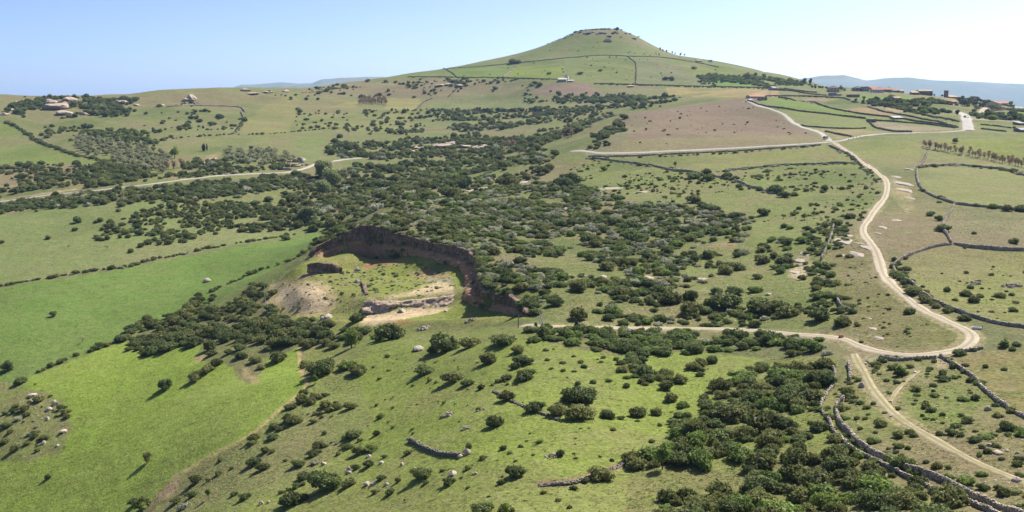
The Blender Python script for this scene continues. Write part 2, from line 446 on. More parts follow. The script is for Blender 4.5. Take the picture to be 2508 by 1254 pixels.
def parse(s): return [tuple(map(float, t.split(','))) for t in s.split()]
def line_xy(s, step=0.0):
    """pixel polyline -> ground polyline (x, y), resampled by metres"""
    p = parse(s) if isinstance(s, str) else s
    q = []
    for a, b in zip(p[:-1], p[1:]):
        n = max(1, int(max(abs(a[0] - b[0]), abs(a[1] - b[1])) / 25))
        for i in range(n): q.append((a[0] + (b[0] - a[0]) * i / n, a[1] + (b[1] - a[1]) * i / n))
    q.append(p[-1][:2])
    g = np.array([hit(*t) for t in q])
    if step:
        g = smooth_line(g, step)
    return g
def smooth_line(g, step):
    for _ in range(2):      # Chaikin
        h = [g[0]]
        for a, b in zip(g[:-1], g[1:]): h += [a * 0.75 + b * 0.25, a * 0.25 + b * 0.75]
        h.append(g[-1]); g = np.array(h)
    L = np.concatenate([[0], np.cumsum(np.hypot(*np.diff(g, axis=0).T))])
    t = np.linspace(0, L[-1], max(2, int(L[-1] / step) + 1))
    return np.stack([np.interp(t, L, g[:, 0]), np.interp(t, L, g[:, 1])], 1)
def poly_xy(s):
    p = parse(s); return line_xy(p + [p[0]])

# ---- the quarry: its rim on the plateau, its foot, its floor
RIM = "764,626 776,606 807,590 836,578 864,563 883,554 912,553 938,561 967,574 1003,581 1039,592 1075,599 1111,604 1147,616 1164,635 1168,664 1169,693 1180,707 1214,717 1242,721 1266,740 1297,772"
FOOT = "760,646 785,638 812,628 836,620 858,616 884,623 907,634 943,631 979,628 1003,627 1027,630 1063,637 1099,647 1126,660 1138,678 1134,705 1128,728 1147,744 1195,758 1225,766 1255,772 1293,783"
RIMD = [362, 364, 368, 369, 370, 371, 372, 366, 360, 354, 348, 341, 335, 325, 315, 300, 285, 272, 269, 266, 256, 245]
rim = np.array([(float(ray(*p)[0]) * d, d) for p, d in zip(parse(RIM), RIMD)])
foot_px = parse(FOOT)
foot = []
FOOTD = {(1138, 678): 316, (1134, 705): 300, (1128, 728): 288, (1147, 744): 280, (1195, 758): 270, (1225, 766): 264, (1255, 772): 256, (1293, 783): 243.5}
cen = np.array(hit(960, 740))
for (x, y), (fx, fy) in zip(rim, foot_px):
    u, s = ray(fx, fy); u = float(u); s = float(s)
    d = FOOTD.get((fx, fy), y - (1.3 if fx < 890 else 2.0))
    foot.append((u * d, d, s * d))
foot = np.array(foot)
FLOORC = [(740, 700, 331), (740, 740, 315), (820, 700, 325), (680, 740, 332), (860, 660, 352), (920, 660, 344), (1000, 655, 341), (1070, 665, 334), (900, 700, 322), (1000, 690, 317), (1090, 700, 309),
          (955, 733, 294.5), (1027, 731, 293), (1105, 720, 292), (900, 737, 295.5), (955, 715, 303), (1027, 712, 301),  (955, 756, 291), (1027, 751, 289.5), (1100, 741, 289), (895, 759, 293), (950, 785, 276), (1060, 775, 276), (1150, 770, 271), (840, 770, 295), (780, 765, 306)]
fp = [tuple(f) for f in foot]
for px, py, d in FLOORC:
    u, s = ray(px, py); fp.append((u * d, d, s * d))
FRONT = "1297,785 1225,793 1150,795 1000,800 850,800 700,782 650,722 700,672 757,650"
front = np.array([(float(ray(*p)[0]) * d, d) for p, d in zip(parse(FRONT), [241, 250, 258, 268, 283, 312, 345, 360, 360])])
for x, y in front: fp.append((x, y, float(ground(x, y))))
FLOOR = TPS(fp, 1e-6)
out_rim = rim + (rim - cen) / np.linalg.norm(rim - cen, axis=1)[:, None] * 0.9
QPOLY = np.concatenate([out_rim, front])
inq = inside(QPOLY, GX, GY)
qx, qy = GX[inq], GY[inq]; fd = np.full(qx.shape, 1e9)
for a, b in zip(front[:-1], front[1:]):
    ab = b - a; t = np.clip(((qx - a[0]) * ab[0] + (qy - a[1]) * ab[1]) / (ab @ ab), 0, 1); fd = np.minimum(fd, np.hypot(qx - a[0] - t * ab[0], qy - a[1] - t * ab[1]))
fw = np.clip(fd / 7, 0, 1); fw = fw * fw * (3 - 2 * fw)
GZ[inq] = GZ[inq] * (1 - fw) + fw * (FLOOR(qx, qy) + (fbm(qx / 4, qy / 4, 5, 3) - 0.5) * 0.5)

# ---- ground cover, field by field: (name or None, label, polygon of pixels, colour, patchiness)
B = (0.215, 0.290, 0.052); G = (0.145, 0.205, 0.045); O = (0.195, 0.205, 0.075); PG = (0.185, 0.205, 0.088)
T = (0.31, 0.25, 0.14); MV = (0.245, 0.185, 0.150); S = (0.155, 0.160, 0.065); SAND = (0.52, 0.40, 0.27); SOIL = (0.40, 0.235, 0.135)
FIELDS = [
 (None, None, "-400,210 2900,150 2900,500 1400,520 -400,520", (0.175, 0.192, 0.074), 0.55),
 ('hill', 'conical green hill with a flat rocky top', "930,185 1000,175 1100,160 1300,115 1400,70 1540,60 1620,110 1700,140 1870,175 2000,203 1990,212 1870,216 1720,214 1560,208 1400,203 1240,194 1090,192 960,197", (0.165, 0.200, 0.062), 0.35),
 (None, None, "1410,68 1530,62 1580,98 1620,118 1560,108 1480,92 1390,92", (0.195, 0.200, 0.085), 0.3),
 (None, None, "1540,100 1620,116 1720,146 1640,136 1560,110", (0.195, 0.200, 0.090), 0.35),
 ('field', 'bright green strip of field on the left flank of the conical hill', "1085,170 1250,160 1232,189 1110,188", (0.150, 0.205, 0.048), 0.2),
 ('field', 'yellow green plot above the dark farmhouse at the foot of the hill', "1238,190 1262,162 1385,163 1370,193", (0.185, 0.230, 0.038), 0.2),
 ('field', 'green plot left of the straight wall running down the hill', "1388,160 1470,142 1550,142 1557,205 1380,200", (0.155, 0.190, 0.052), 0.3),
 ('field', 'greyish green plot right of the straight wall running down the hill', "1556,142 1640,152 1738,208 1562,206", (0.165, 0.185, 0.085), 0.35),
 ('field', 'yellow green plot on the right flank of the hill', "1645,155 1720,168 1860,185 1845,203 1740,198", (0.190, 0.215, 0.050), 0.25),
 ('field', 'small bright green oval field ringed by a hedge under the hill', "1738,190 1800,192 1868,212 1745,211", (0.130, 0.225, 0.042), 0.1),
 ('knoll', 'mauve brown rounded knoll in front of the conical hill', "1345,205 1440,205 1480,234 1300,231", (0.26, 0.185, 0.16), 0.18),
 ('field', 'dry yellow field left of the red roofed barn', "1630,215 1870,212 1905,236 1828,240 1640,234", (0.33, 0.26, 0.11), 0.5),
 (None, None, "1830,238 1895,215 1910,238", (0.42, 0.30, 0.19), 0.4),
 ('hillside', 'mauve brown hillside sloping down to the pale asphalt road', "1438,374 1500,305 1530,279 1700,257 1835,238 1855,258 1920,283 1950,307 2010,337 2020,348 1800,357 1600,373", (0.200, 0.146, 0.114), 0.2),
 (None, None, "1445,376 1500,345 1700,335 1980,330 2030,346 1800,361 1600,377", (0.225, 0.190, 0.110), 0.5),
 (None, None, "1440,374 1500,308 1530,282 1600,300 1540,340 1490,375", (0.20, 0.18, 0.115), 0.7),
 # village fields
 ('field', 'long green field behind the junction, between two dark walls', "1862,250 1905,240 2000,256 2120,283 2345,316 2250,316 2120,292 1990,274", (0.150, 0.215, 0.050), 0.2),
 ('field', 'pale green field right of the lane climbing to the barn', "1908,266 2024,281 2120,293 2140,313 2060,316 1970,309 1945,300", (0.200, 0.225, 0.085), 0.25),
 ('field', 'dry tan plot in the fork of the road junction', "1975,312 2120,318 2190,325 2100,333 2055,343 2020,322", (0.29, 0.245, 0.13), 0.4),
 ('field', 'pinkish stony plot with rows of crops below the village', "2130,297 2350,317 2233,322 2150,313", (0.33, 0.26, 0.20), 0.9),
 (None, None, "1985,238 2080,246 2060,252 1960,245", (0.28, 0.215, 0.15), 0.3),
 ('field', 'dark green leafy plot on a mound below the village', "2000,252 2080,240 2120,255 2125,264 2060,266", (0.115, 0.150, 0.048), 0.4),
 ('field', 'brown ploughed strip below the village', "2060,268 2125,264 2195,280 2180,287 2080,275", (0.30, 0.215, 0.115), 0.4),
 (None, None, "2110,254 2170,258 2240,275 2200,276 2140,262", (0.34, 0.245, 0.17), 0.3),
 ('field', 'bright green field in front of the village houses', "2105,232 2245,236 2230,244 2100,243", (0.150, 0.225, 0.055), 0.15),
 (None, None, "2230,240 2330,240 2345,252 2240,256", (0.27, 0.235, 0.10), 0.4),
 (None, None, "2240,278 2345,296 2342,304 2260,292", (0.20, 0.215, 0.075), 0.3),
 ('field', 'bright green field at the far right beside the village', "2440,278 2600,268 2600,288 2470,286", (0.150, 0.235, 0.045), 0.15),
 (None, None, "2385,292 2600,296 2600,335 2390,335", (0.185, 0.205, 0.075), 0.4),
 # right hand side
 ('field', 'yellow green field right of the road junction', "2062,352 2130,338 2245,345 2260,370 2235,402 2140,400 2090,378", (0.205, 0.225, 0.070), 0.35),
 ('field', 'yellow green field behind the row of bare trees', "2270,345 2400,338 2600,335 2600,410 2430,385 2330,360", (0.200, 0.225, 0.055), 0.3),
 ('field', 'green field below the row of bare trees', "2270,370 2340,375 2600,425 2600,440 2430,411 2265,405", (0.205, 0.215, 0.085), 0.45),
 ('field', 'walled pasture on the right under the row of bare trees', "2248,415 2330,408 2430,414 2600,440 2600,520 2434,508 2340,500 2290,483 2256,462", (0.215, 0.225, 0.090), 0.35),
 ('field', 'mauve tinted rough field in the upper right enclosure', "2335,503 2434,511 2600,523 2600,618 2456,612 2370,605 2333,594 2322,572 2308,562", (0.200, 0.185, 0.105), 0.6),
 ('field', 'large walled pasture right of the dirt track', "2195,655 2235,628 2300,606 2370,609 2600,620 2600,815 2456,794 2362,769 2290,737 2230,690", (0.200, 0.210, 0.070), 0.45),
 ('field', 'rough olive field inside the bend of the dirt track', "2060,560 2108,560 2145,640 2165,690 2240,757 2340,808 2372,826 2340,850 2240,862 2150,852 2095,835 2085,770 2040,690 2020,640", (0.160, 0.155, 0.058), 0.6),
 ('pasture', 'rough pasture between the dirt track and the curved walls', "2120,540 2160,500 2178,450 2160,425 2240,405 2245,460 2330,502 2305,560 2325,600 2240,622 2190,645 2160,640 2120,580", (0.185, 0.170, 0.082), 0.85),
 ('field', 'olive field between the asphalt road and the plateau', "1560,392 1700,372 2020,353 2060,370 2100,398 1960,402 1780,416 1690,414 1600,402", (0.205, 0.215, 0.075), 0.5),
 ('pasture', 'open green plateau pasture left of the dirt track', "1285,420 1400,385 1460,392 1600,410 1760,436 1780,420 1960,405 2105,402 2160,440 2168,470 2110,545 2060,560 2040,600 1850,580 1830,530 1700,505 1480,475 1400,445", (0.178, 0.205, 0.068), 0.55),
 ('pasture', 'stony plateau pasture between the scrub and the old wall', "1700,600 1850,580 2040,600 2015,650 2040,700 2060,780 2000,810 1900,800 1750,790 1650,720", (0.175, 0.200, 0.066), 0.65),
 ('scrubland', 'scrub covered plateau above the quarry', "770,628 880,552 960,500 1100,490 1240,450 1400,447 1480,477 1700,507 1830,532 1850,580 1700,602 1650,720 1750,790 1900,800 2000,812 1900,812 1300,797 1290,770 1170,700 1160,630 1100,602 960,570", (0.170, 0.182, 0.068), 0.7),
 (None, None, "660,775 850,800 1300,800 1320,838 1000,850 860,890 755,955 740,850 880,835", (0.205, 0.238, 0.068), 0.4),
 # left hand side
 ('field', 'grey green pasture on the left, above the long hedge', "-100,552 0,527 120,512 260,500 330,493 480,495 620,500 740,510 830,560 700,583 560,603 420,627 250,662 0,702 -100,722", (0.185, 0.225, 0.085), 0.28),
 ('field', 'long bright green field crossing the left below the hedge', "-100,726 0,706 250,666 420,632 560,608 700,587 828,563 800,600 720,640 640,680 560,718 480,750 430,780 330,818 250,850 150,892 80,922 0,948 -100,975", (0.140, 0.215, 0.052), 0.16),
 ('field', 'bright green cultivated field in the left foreground', "-100,975 0,948 90,918 250,853 330,835 440,850 500,832 480,880 540,880 600,870 660,880 735,848 740,905 750,945 700,1003 620,1062 520,1122 440,1162 405,1200 330,1260 300,1320 -100,1320", B, 0.16),
 (None, None, "-100,928 40,938 150,983 174,1050 152,1112 60,1128 -100,1128", (0.205, 0.230, 0.075), 0.5),
 (None, None, "470,880 500,850 560,845 640,850 650,900 610,940 570,900 520,890", (0.165, 0.180, 0.070), 0.6),
 ('pasture', 'green foreground pasture scattered with stones and bushes', "755,950 860,880 1000,845 1300,832 1500,870 1700,862 1880,880 1800,950 1700,1020 1620,1080 1540,1180 1530,1320 330,1320 405,1205 440,1165 620,1065 700,1006", (0.215, 0.262, 0.062), 0.3),
 ('slope', 'rough grey green slope beside the bright foreground field', "755,955 850,890 885,960 915,1050 830,1100 700,1200 560,1260 370,1280 440,1170 620,1068 700,1008", (0.212, 0.240, 0.080), 0.4),
 (None, None, "1540,1180 1570,1130 1610,1090 1700,1020 1800,950 1885,880 2050,870 2060,1050 2150,1140 2350,1260 2350,1320 1530,1320", (0.180, 0.212, 0.055), 0.45),
 (None, None, "2085,880 2300,880 2600,1060 2600,1320 2480,1280 2200,1150 2060,1050 2050,1000", (0.175, 0.190, 0.066), 0.6),
 (None, None, "2200,960 2330,930 2400,980 2380,1040 2260,1030", (0.165, 0.210, 0.055), 0.4),
 (None, None, "2310,880 2420,860 2600,860 2600,1050 2480,1005", (0.210, 0.185, 0.075), 0.6),
 (None, None, "-100,300 10,300 75,335 95,348 -100,350", (0.150, 0.200, 0.052), 0.3),
 ('field', 'green field with a hedge along it on the left hillside', "-100,358 100,356 150,372 200,388 265,400 100,406 -100,404", (0.165, 0.215, 0.058), 0.25),
 (None, None, "-100,404 260,404 330,430 215,462 -100,490", (0.255, 0.215, 0.125), 0.8),
 (None, None, "-40,497 0,488 130,468 200,462 130,474 0,491", (0.50, 0.36, 0.26), 0.3),
 (None, None, "-40,524 0,518 90,512 40,520 -40,530", (0.50, 0.34, 0.24), 0.3),
 ('field', 'olive yellow pasture strip running up to the skyline', "592,325 600,290 690,235 712,228 735,245 728,290 700,325", (0.225, 0.220, 0.085), 0.3),
 (None, None, "735,245 850,262 950,268 1010,272 1000,315 730,325", (0.205, 0.215, 0.080), 0.5),
 ('field', 'pale yellow field beside the brown plantation', "950,240 1032,243 1012,270 944,266", (0.265, 0.245, 0.095), 0.25),
 (None, None, "840,252 880,248 878,262 800,262", (0.245, 0.235, 0.085), 0.25),
 ('field', 'olive pasture around the lone cypress', "400,342 590,332 640,332 780,322 770,385 700,360 560,355 440,362", (0.190, 0.205, 0.080), 0.45),
 (None, None, "720,350 790,340 780,395 740,400", (0.160, 0.205, 0.068), 0.3),
 (None, None, "400,430 460,405 530,372 550,375 500,402 420,440", (0.33, 0.245, 0.145), 0.7),
 (None, None, "720,215 930,195 1090,192 1240,196 1380,205 1300,230 1100,235 800,240", (0.220, 0.190, 0.110), 0.6),
 (None, None, "1040,240 1100,235 1300,230 1290,260 1060,265", (0.180, 0.205, 0.085), 0.5),
 (None, None, "-100,236 350,232 700,224 690,250 350,265 -100,290", (0.200, 0.185, 0.092), 0.6),
 (None, None, "1345,205 1440,205 1480,234 1300,231", (0.235, 0.165, 0.135), 0.18),
 (None, None, "760,600 830,566 800,602 690,670 650,720 560,770 430,790 560,720 640,682", (0.165, 0.200, 0.060), 0.4),
]
GC = np.zeros((NU, ND, 4)); GC[..., :3] = S; GC[..., 3] = 0.6
REG = np.full((NU, ND), -1, int)
jit = [((fbm(GX / 5 + 31 * k, GY / 5, 40 + k, 3) - 0.5) * np.clip(GY / 130, 1, 7), (fbm(GX / 5, GY / 5 + 17 * k, 50 + k, 3) - 0.5) * np.clip(GY / 60, 2, 14)) for k in range(2)]
def paint(poly, c, a, rid=None):
    w = sum(inside(poly, GX + jx, GY + jy).astype(float) for jx, jy in jit) / len(jit)
    m = w > 0
    a = min(1.0, a * 1.45) if a > 0.2 else a
    GC[m] = GC[m] * (1 - w[m][:, None]) + np.array((c[0], c[1], c[2] * 0.86, a)) * w[m][:, None]
    if rid is not None: REG[inside(poly, GX, GY)] = rid
for i, (nm, lab, pp, c, a) in enumerate(FIELDS):
    paint(poly_xy(pp), c, a, i if nm else None)
# quarry floor
qid = len(FIELDS); FIELDS.append(('quarry_floor', 'grassy and sandy floor of the old quarry', '', None, 0))
REG[inq] = qid
paint(QPOLY, (0.225, 0.255, 0.060), 0.35)
for pp, c, a in [
    ("660,690 720,685 800,692 832,735 805,775 720,772 655,748", (0.40, 0.325, 0.19), 0.2),
    ("690,700 780,700 812,735 790,762 720,762 680,735", (0.58, 0.445, 0.315), 0.18),
    ("895,765 960,762 1050,757 1120,750 1060,770 985,782 930,797 880,796", (0.60, 0.46, 0.32), 0.15),
    ("890,735 950,731 1110,722 1115,700 1080,690 1040,700 1000,718 900,728", (0.54, 0.42, 0.29), 0.2),
    ("1040,683 1110,680 1105,690 1045,690", (0.30, 0.27, 0.24), 0.3),
    ("985,668 1060,662 1110,676 1040,684", (0.38, 0.27, 0.155), 0.3),
    ("895,640 940,634 1010,630 990,640 930,650 890,662", (0.42, 0.225, 0.11), 0.4),
    ("700,690 760,660 800,660 740,690", (0.36, 0.29, 0.16), 0.6),
    ("930,790 1000,784 1060,790 960,797", (0.40, 0.235, 0.10), 0.7),
    ("738,852 742,905 752,945 746,950 728,905 732,850", (0.50, 0.36, 0.20), 0.2),
    ("404,1190 440,1165 620,1064 750,952 742,948 620,1055 430,1160", (0.40, 0.33, 0.16), 0.2),
    ("380,1210 440,1165 432,1205 400,1225", (0.46, 0.33, 0.20), 0.3),
    ("470,880 500,868 520,875 480,890", (0.38, 0.28, 0.15), 0.3),
    ("590,895 610,900 640,935 620,942", (0.38, 0.30, 0.15), 0.3),
    ("1420,1170 1480,1145 1540,1125 1545,1135 1440,1185 1400,1190", (0.33, 0.24, 0.14), 0.6),
    ("1310,1180 1420,1172 1400,1195 1320,1195", (0.29, 0.22, 0.12), 0.7),
    ("2150,450 2185,432 2230,465 2240,500 2225,520 2200,500 2180,470", (0.36, 0.29, 0.17), 0.8),
    ("1940,640 1980,620 1985,660 1960,690 1930,675", (0.45, 0.37, 0.26), 0.6),
    ("1740,590 1810,590 1800,610 1730,608", (0.34, 0.26, 0.14), 0.7),
    ("2290,878 2315,880 2325,900 2300,905", (0.43, 0.36, 0.26), 0.4),
    ("2080,838 2110,852 2150,868 2150,890 2110,882 2080,860", (0.34, 0.30, 0.22), 0.6)]:
    paint(poly_xy(pp), c, a)


# ---- roads and tracks: (name, label, pixels, width, material key, verge)
ROADS = [
 ('track', 'pale dirt track winding from the road junction round the bend to the quarry', "2042,349 2060,360 2090,380 2110,398 2125,405 2150,425 2168,437 2174,455 2170,480 2150,505 2135,525 2122,545 2112,560 2118,580 2135,600 2148,620 2155,645 2162,670 2180,695 2210,720 2240,745 2280,770 2320,788 2355,803 2378,815 2385,830 2370,848 2335,860 2290,867 2240,871 2190,868 2150,862 2110,850 2085,840 2065,830 2030,825 1980,822 1920,817 1850,810 1760,806 1650,805 1550,804 1450,802 1380,800 1320,799 1280,798", 2.5, 'track', 1.3),
 ('road', 'pale asphalt road below the mauve hillside to the junction', "1398,371 1425,369 1450,374 1480,376 1540,375 1650,370 1780,364 1900,357 2000,351 2040,347 2060,345 2090,338 2120,332 2160,328 2230,326 2300,324 2340,322 2362,320", 2.9, 'road', 0.7),
 ('road', 'wide pale road climbing straight into the village', "2372,319 2370,305 2366,290 2362,280 2352,275 2336,272", 6.5, 'road', 1.5),
 ('lane', 'narrow lane climbing from the junction to the red roofed barn', "2032,346 2022,336 2010,325 1990,318 1965,312 1945,302 1932,290 1915,277 1890,268 1860,260 1842,252 1831,246 1840,242", 3.2, 'road', 1.0),
 ('lane', 'pale side lane leaving the village road to the right', "2376,291 2400,293 2440,296 2480,297", 3.5, 'track', 0.5),
 ('lane', 'pale lane through the houses at the far right', "2402,278 2410,268 2420,262", 4.0, 'track', 0.5),
 ('road', 'asphalt road crossing the left hillside', "-60,501 0,494 60,487 130,476 220,469 300,459 370,451 450,440 540,430 640,425 700,423 740,415 760,408 772,401", 2.8, 'road', 0.6),
 ('road', 'short stretch of asphalt road emerging behind the tall poplar', "812,396 850,390 885,387", 3.6, 'road', 0.8),
 ('track', 'grassy worn track running down to the lower right corner', "2092,868 2099,886 2116,913 2133,948 2154,976 2182,1007 2220,1038 2275,1069 2327,1100 2379,1128 2431,1152 2486,1173 2560,1200", 1.7, 'track2', 1.0),
 ('path', 'short footpath joining the grassy worn track', "2180,985 2200,950 2225,930 2250,910", 0.8, 'track2', 0.6),
]
def offset_line(g, w):
    t = np.gradient(g, axis=0); t /= np.linalg.norm(t, axis=1)[:, None] + 1e-9
    return g + np.stack([-t[:, 1], t[:, 0]], 1) * (w if np.isscalar(w) else np.asarray(w)[:, None])
ROADG = []
for nm, lab, pp, w, mk, vg in ROADS:
    g = line_xy(pp, 1.5)
    if mk != 'track2': g = smooth_line(g, 1.5)
    ROADG.append(g)
    L = offset_line(g, w / 2 + vg); R_ = offset_line(g, -w / 2 - vg)
    for i in range(0, len(g) - 1, 12):
        j = min(len(g) - 1, i + 13)
        paint(np.concatenate([L[i:j + 1], R_[i:j + 1][::-1]]), (0.30, 0.26, 0.15), 0.7)

# ---- build the ground sheets: one height field, cut along the field edges
vid = np.arange(NU * ND).reshape(NU, ND)
V = np.stack([GX, GY, GZ + CZ], -1).reshape(-1, 3)
quads = np.stack([vid[:-1, :-1], vid[1:, :-1], vid[1:, 1:], vid[:-1, 1:]], -1).reshape(-1, 4)
freg = REG[:-1, :-1].reshape(-1)
d1 = np.gradient(np.stack([GX, GY, GZ], -1), axis=0); d2 = np.gradient(np.stack([GX, GY, GZ], -1), axis=1)
NRM = np.cross(d1, d2); NRM /= np.linalg.norm(NRM, axis=-1, keepdims=True); NRM = NRM.reshape(-1, 3)
GCf = GC.reshape(-1, 4)
def ground_piece(name, fsel, label=None):
    q = quads[fsel]
    if len(q) == 0: return
    used, inv = np.unique(q, return_inverse=True)
    me = mesh_np(name, V[used], inv.reshape(-1, 4), M_GROUND, {'col': ('FLOAT_COLOR', GCf[used])}, smooth=True)
    me.normals_split_custom_set_from_vertices(NRM[used].astype(np.float32))
    o = obj(name, me); tag(o, label, None, None, 'structure')
ground_piece('ground', freg == -1, 'open ground of the valley with scattered scrub')
for i, f in enumerate(FIELDS):
    if f[0]: ground_piece(f[0], freg == i, f[1])

# ---- the far plain and the blue mountain ranges
def range_mesh(name, label, sil, Y0, wid, base, mat_, seed, u0, u1):
    n, m = 160, 34
    px = np.array([p[0] for p in sil]); py = np.array([p[1] for p in sil])
    uu, ss = ray(px, py)
    U = np.linspace(u0, u1, n); t = np.linspace(-2.2, 2.2, m)
    X, Yg = np.meshgrid(U, Y0 + t * wid, indexing='ij')
    top = np.interp(U, uu, ss * Y0)
    top = top + (fbm(U * 90, U * 0 + seed, seed, 4) - 0.5) * Y0 * 0.0012
    Z = base + (top[:, None] - base) * np.exp(-t[None] ** 2 * (1 + 0 * U[:, None]))
    Z += (fbm(X * 40, Yg / 900, seed + 3, 4) - 0.5) * 90 * np.exp(-((np.abs(t) - 0.9) ** 2) * 3)[None] * np.clip((top - base) / 200, 0.1, 1)[:, None]
    ids = np.arange(n * m).reshape(n, m)
    me = mesh_np(name, np.stack([X * Yg, Yg, Z + CZ], -1).reshape(-1, 3), np.stack([ids[:-1, :-1], ids[1:, :-1], ids[1:, 1:], ids[:-1, 1:]], -1).reshape(-1, 4), mat_, smooth=True)
    return tag(obj(name, me), label, kind='structure')
M_FAR = simple("far_wooded_land", (0.10, 0.12, 0.055), (0.17, 0.165, 0.09), 0.0012, 0.95, 0.0)
range_mesh('mountain_range', 'blue flat topped mountains beyond the left skyline', [(200, 262), (530, 236), (560, 217), (590, 207), (650, 206), (690, 200), (735, 205), (765, 203), (790, 193), (860, 189), (940, 188), (1000, 192), (1200, 200)], 11500, 1100, -330, M_FAR, 5, -0.45, 0.02)
range_mesh('mountain_range', 'low blue foothills beyond the left skyline', [(500, 230), (660, 213), (720, 208), (800, 207), (880, 204), (1000, 205)], 8000, 600, -330, M_FAR, 9, -0.3, -0.05)
range_mesh('mountain_range', 'long blue mountain ridge beyond the village', [(1500, 205), (1940, 199), (2000, 195), (2060, 194), (2120, 197), (2190, 189), (2240, 190), (2300, 196), (2380, 199), (2508, 206), (2700, 212)], 10500, 1300, -330, M_FAR, 13, 0.1, 0.62)
range_mesh('mountain_range', 'faint farthest mountain behind the long blue ridge', [(1800, 205), (1960, 192), (2020, 184), (2070, 183), (2095, 190), (2120, 196), (2300, 204), (2600, 206)], 14500, 1000, -330, M_FAR, 21, 0.1, 0.6)
n = 64
ang = np.linspace(0, 2 * math.pi, n, endpoint=False)
rings = [0, 2000, 5000, 9000, 13000, 15900]
PV = [(0, 0, -335 + CZ)]
for r in rings[1:]: PV += [(r * math.cos(a), r * math.sin(a), -335 + CZ) for a in ang]
PF = [(0, 1 + i, 1 + (i + 1) % n) for i in range(n)]
for k in range(len(rings) - 2):
    b0 = 1 + k * n; b1 = b0 + n
    PF += [(b0 + i, b1 + i, b1 + (i + 1) % n, b0 + (i + 1) % n) for i in range(n)]
me = bpy.data.meshes.new('plain'); me.from_pydata(PV, [], PF); me.update(); me.materials.append(M_FAR)
tag(obj('plain', me), 'low hazy plain stretching to the mountains', kind='structure')

def haze_box():
    mb = MB().box(-16000, 16000, -3000, 17500, -345 + CZ, 150 + CZ)
    m, nt, out = mat("hazy_air")
    v = nd(nt, "ShaderNodeVolumePrincipled"); v.inputs['Color'].default_value = (0.46, 0.66, 1.0, 1)
    v.inputs['Density'].default_value = 5.0e-5; v.inputs['Anisotropy'].default_value = 0.3
    nt.links.new(v.outputs[0], out.inputs['Volume'])
    return tag(mb.build('haze', m), kind='stuff')
haze_box()
# ------------------------------------------------------------------ roads
def track_mat(name, a, b, mid, s):
    m, nt, out = mat(name); g = nd(nt, "ShaderNodeNewGeometry"); P = g.outputs['Position']
    at = nd(nt, "ShaderNodeAttribute", attribute_name="tint")          # 0 at the middle, 1 at the edge
    n1 = noise(nt, s, 5, 0.7, P); n2 = noise(nt, s * 6, 3, 0.7, P)
    lat = mth(nt, 'ADD', at.outputs['Fac'], mth(nt, 'MULTIPLY_ADD', n1, 0.5, -0.25))
    c = mixc(nt, sstep(nt, n1, 0.35, 0.68), a, b)
    rut = mth(nt, 'MULTIPLY', sstep(nt, lat, 0.38, 0.08), 0.95)
    c = mixc(nt, rut, c, mid)
    edge = sstep(nt, lat, 0.78, 1.05)
    c = mixc(nt, edge, c, mid)
    c = mixc(nt, mth(nt, 'MULTIPLY', sstep(nt, n2, 0.55, 0.75), 0.35), c, b)
    diffuse(nt, out, c, 0.95, n2, 0.08, 0.6)
    return m
MR = dict(track=track_mat("dirt_track_surface", (0.47, 0.385, 0.29), (0.36, 0.30, 0.22), (0.27, 0.245, 0.135), 0.5),
          track2=track_mat("worn_grassy_track", (0.40, 0.325, 0.21), (0.25, 0.22, 0.11), (0.21, 0.205, 0.085), 0.4),
          road=track_mat("pale_asphalt", (0.40, 0.375, 0.335), (0.34, 0.32, 0.285), (0.36, 0.335, 0.29), 0.15))
def ribbon(name, label, g, w, m):
    n = len(g); lat = np.linspace(-1, 1, 7)
    wv = w / 2 * (1 + (fbm(np.arange(n) / 5.0, np.arange(n) * 0.0, 4, 3) - 0.5) * 0.6)
    V = []; T_ = []
    for l in lat:
        q = offset_line(g, wv * l)
        z = ground(q[:, 0], q[:, 1]) + CZ + (0.13 if abs(l) < 0.9 else -0.06) + q[:, 1] * 0.00012
        V.append(np.stack([q[:, 0], q[:, 1], z], 1)); T_.append(np.full(n, abs(l)))
    V = np.stack(V, 1).reshape(-1, 3); T_ = np.stack(T_, 1).ravel()
    ids = np.arange(n * 7).reshape(n, 7)
    Fq = np.stack([ids[:-1, :-1], ids[:-1, 1:], ids[1:, 1:], ids[1:, :-1]], -1).reshape(-1, 4)[:, ::-1]
    return tag(obj(name, mesh_np(name, V, Fq, m, {'tint': ('FLOAT', T_.astype(np.float32))}, True)), label, kind='structure')
for (nm, lab, pp, w, mk, vg), g in zip(ROADS, ROADG): ribbon(nm, lab, g, w, MR[mk])

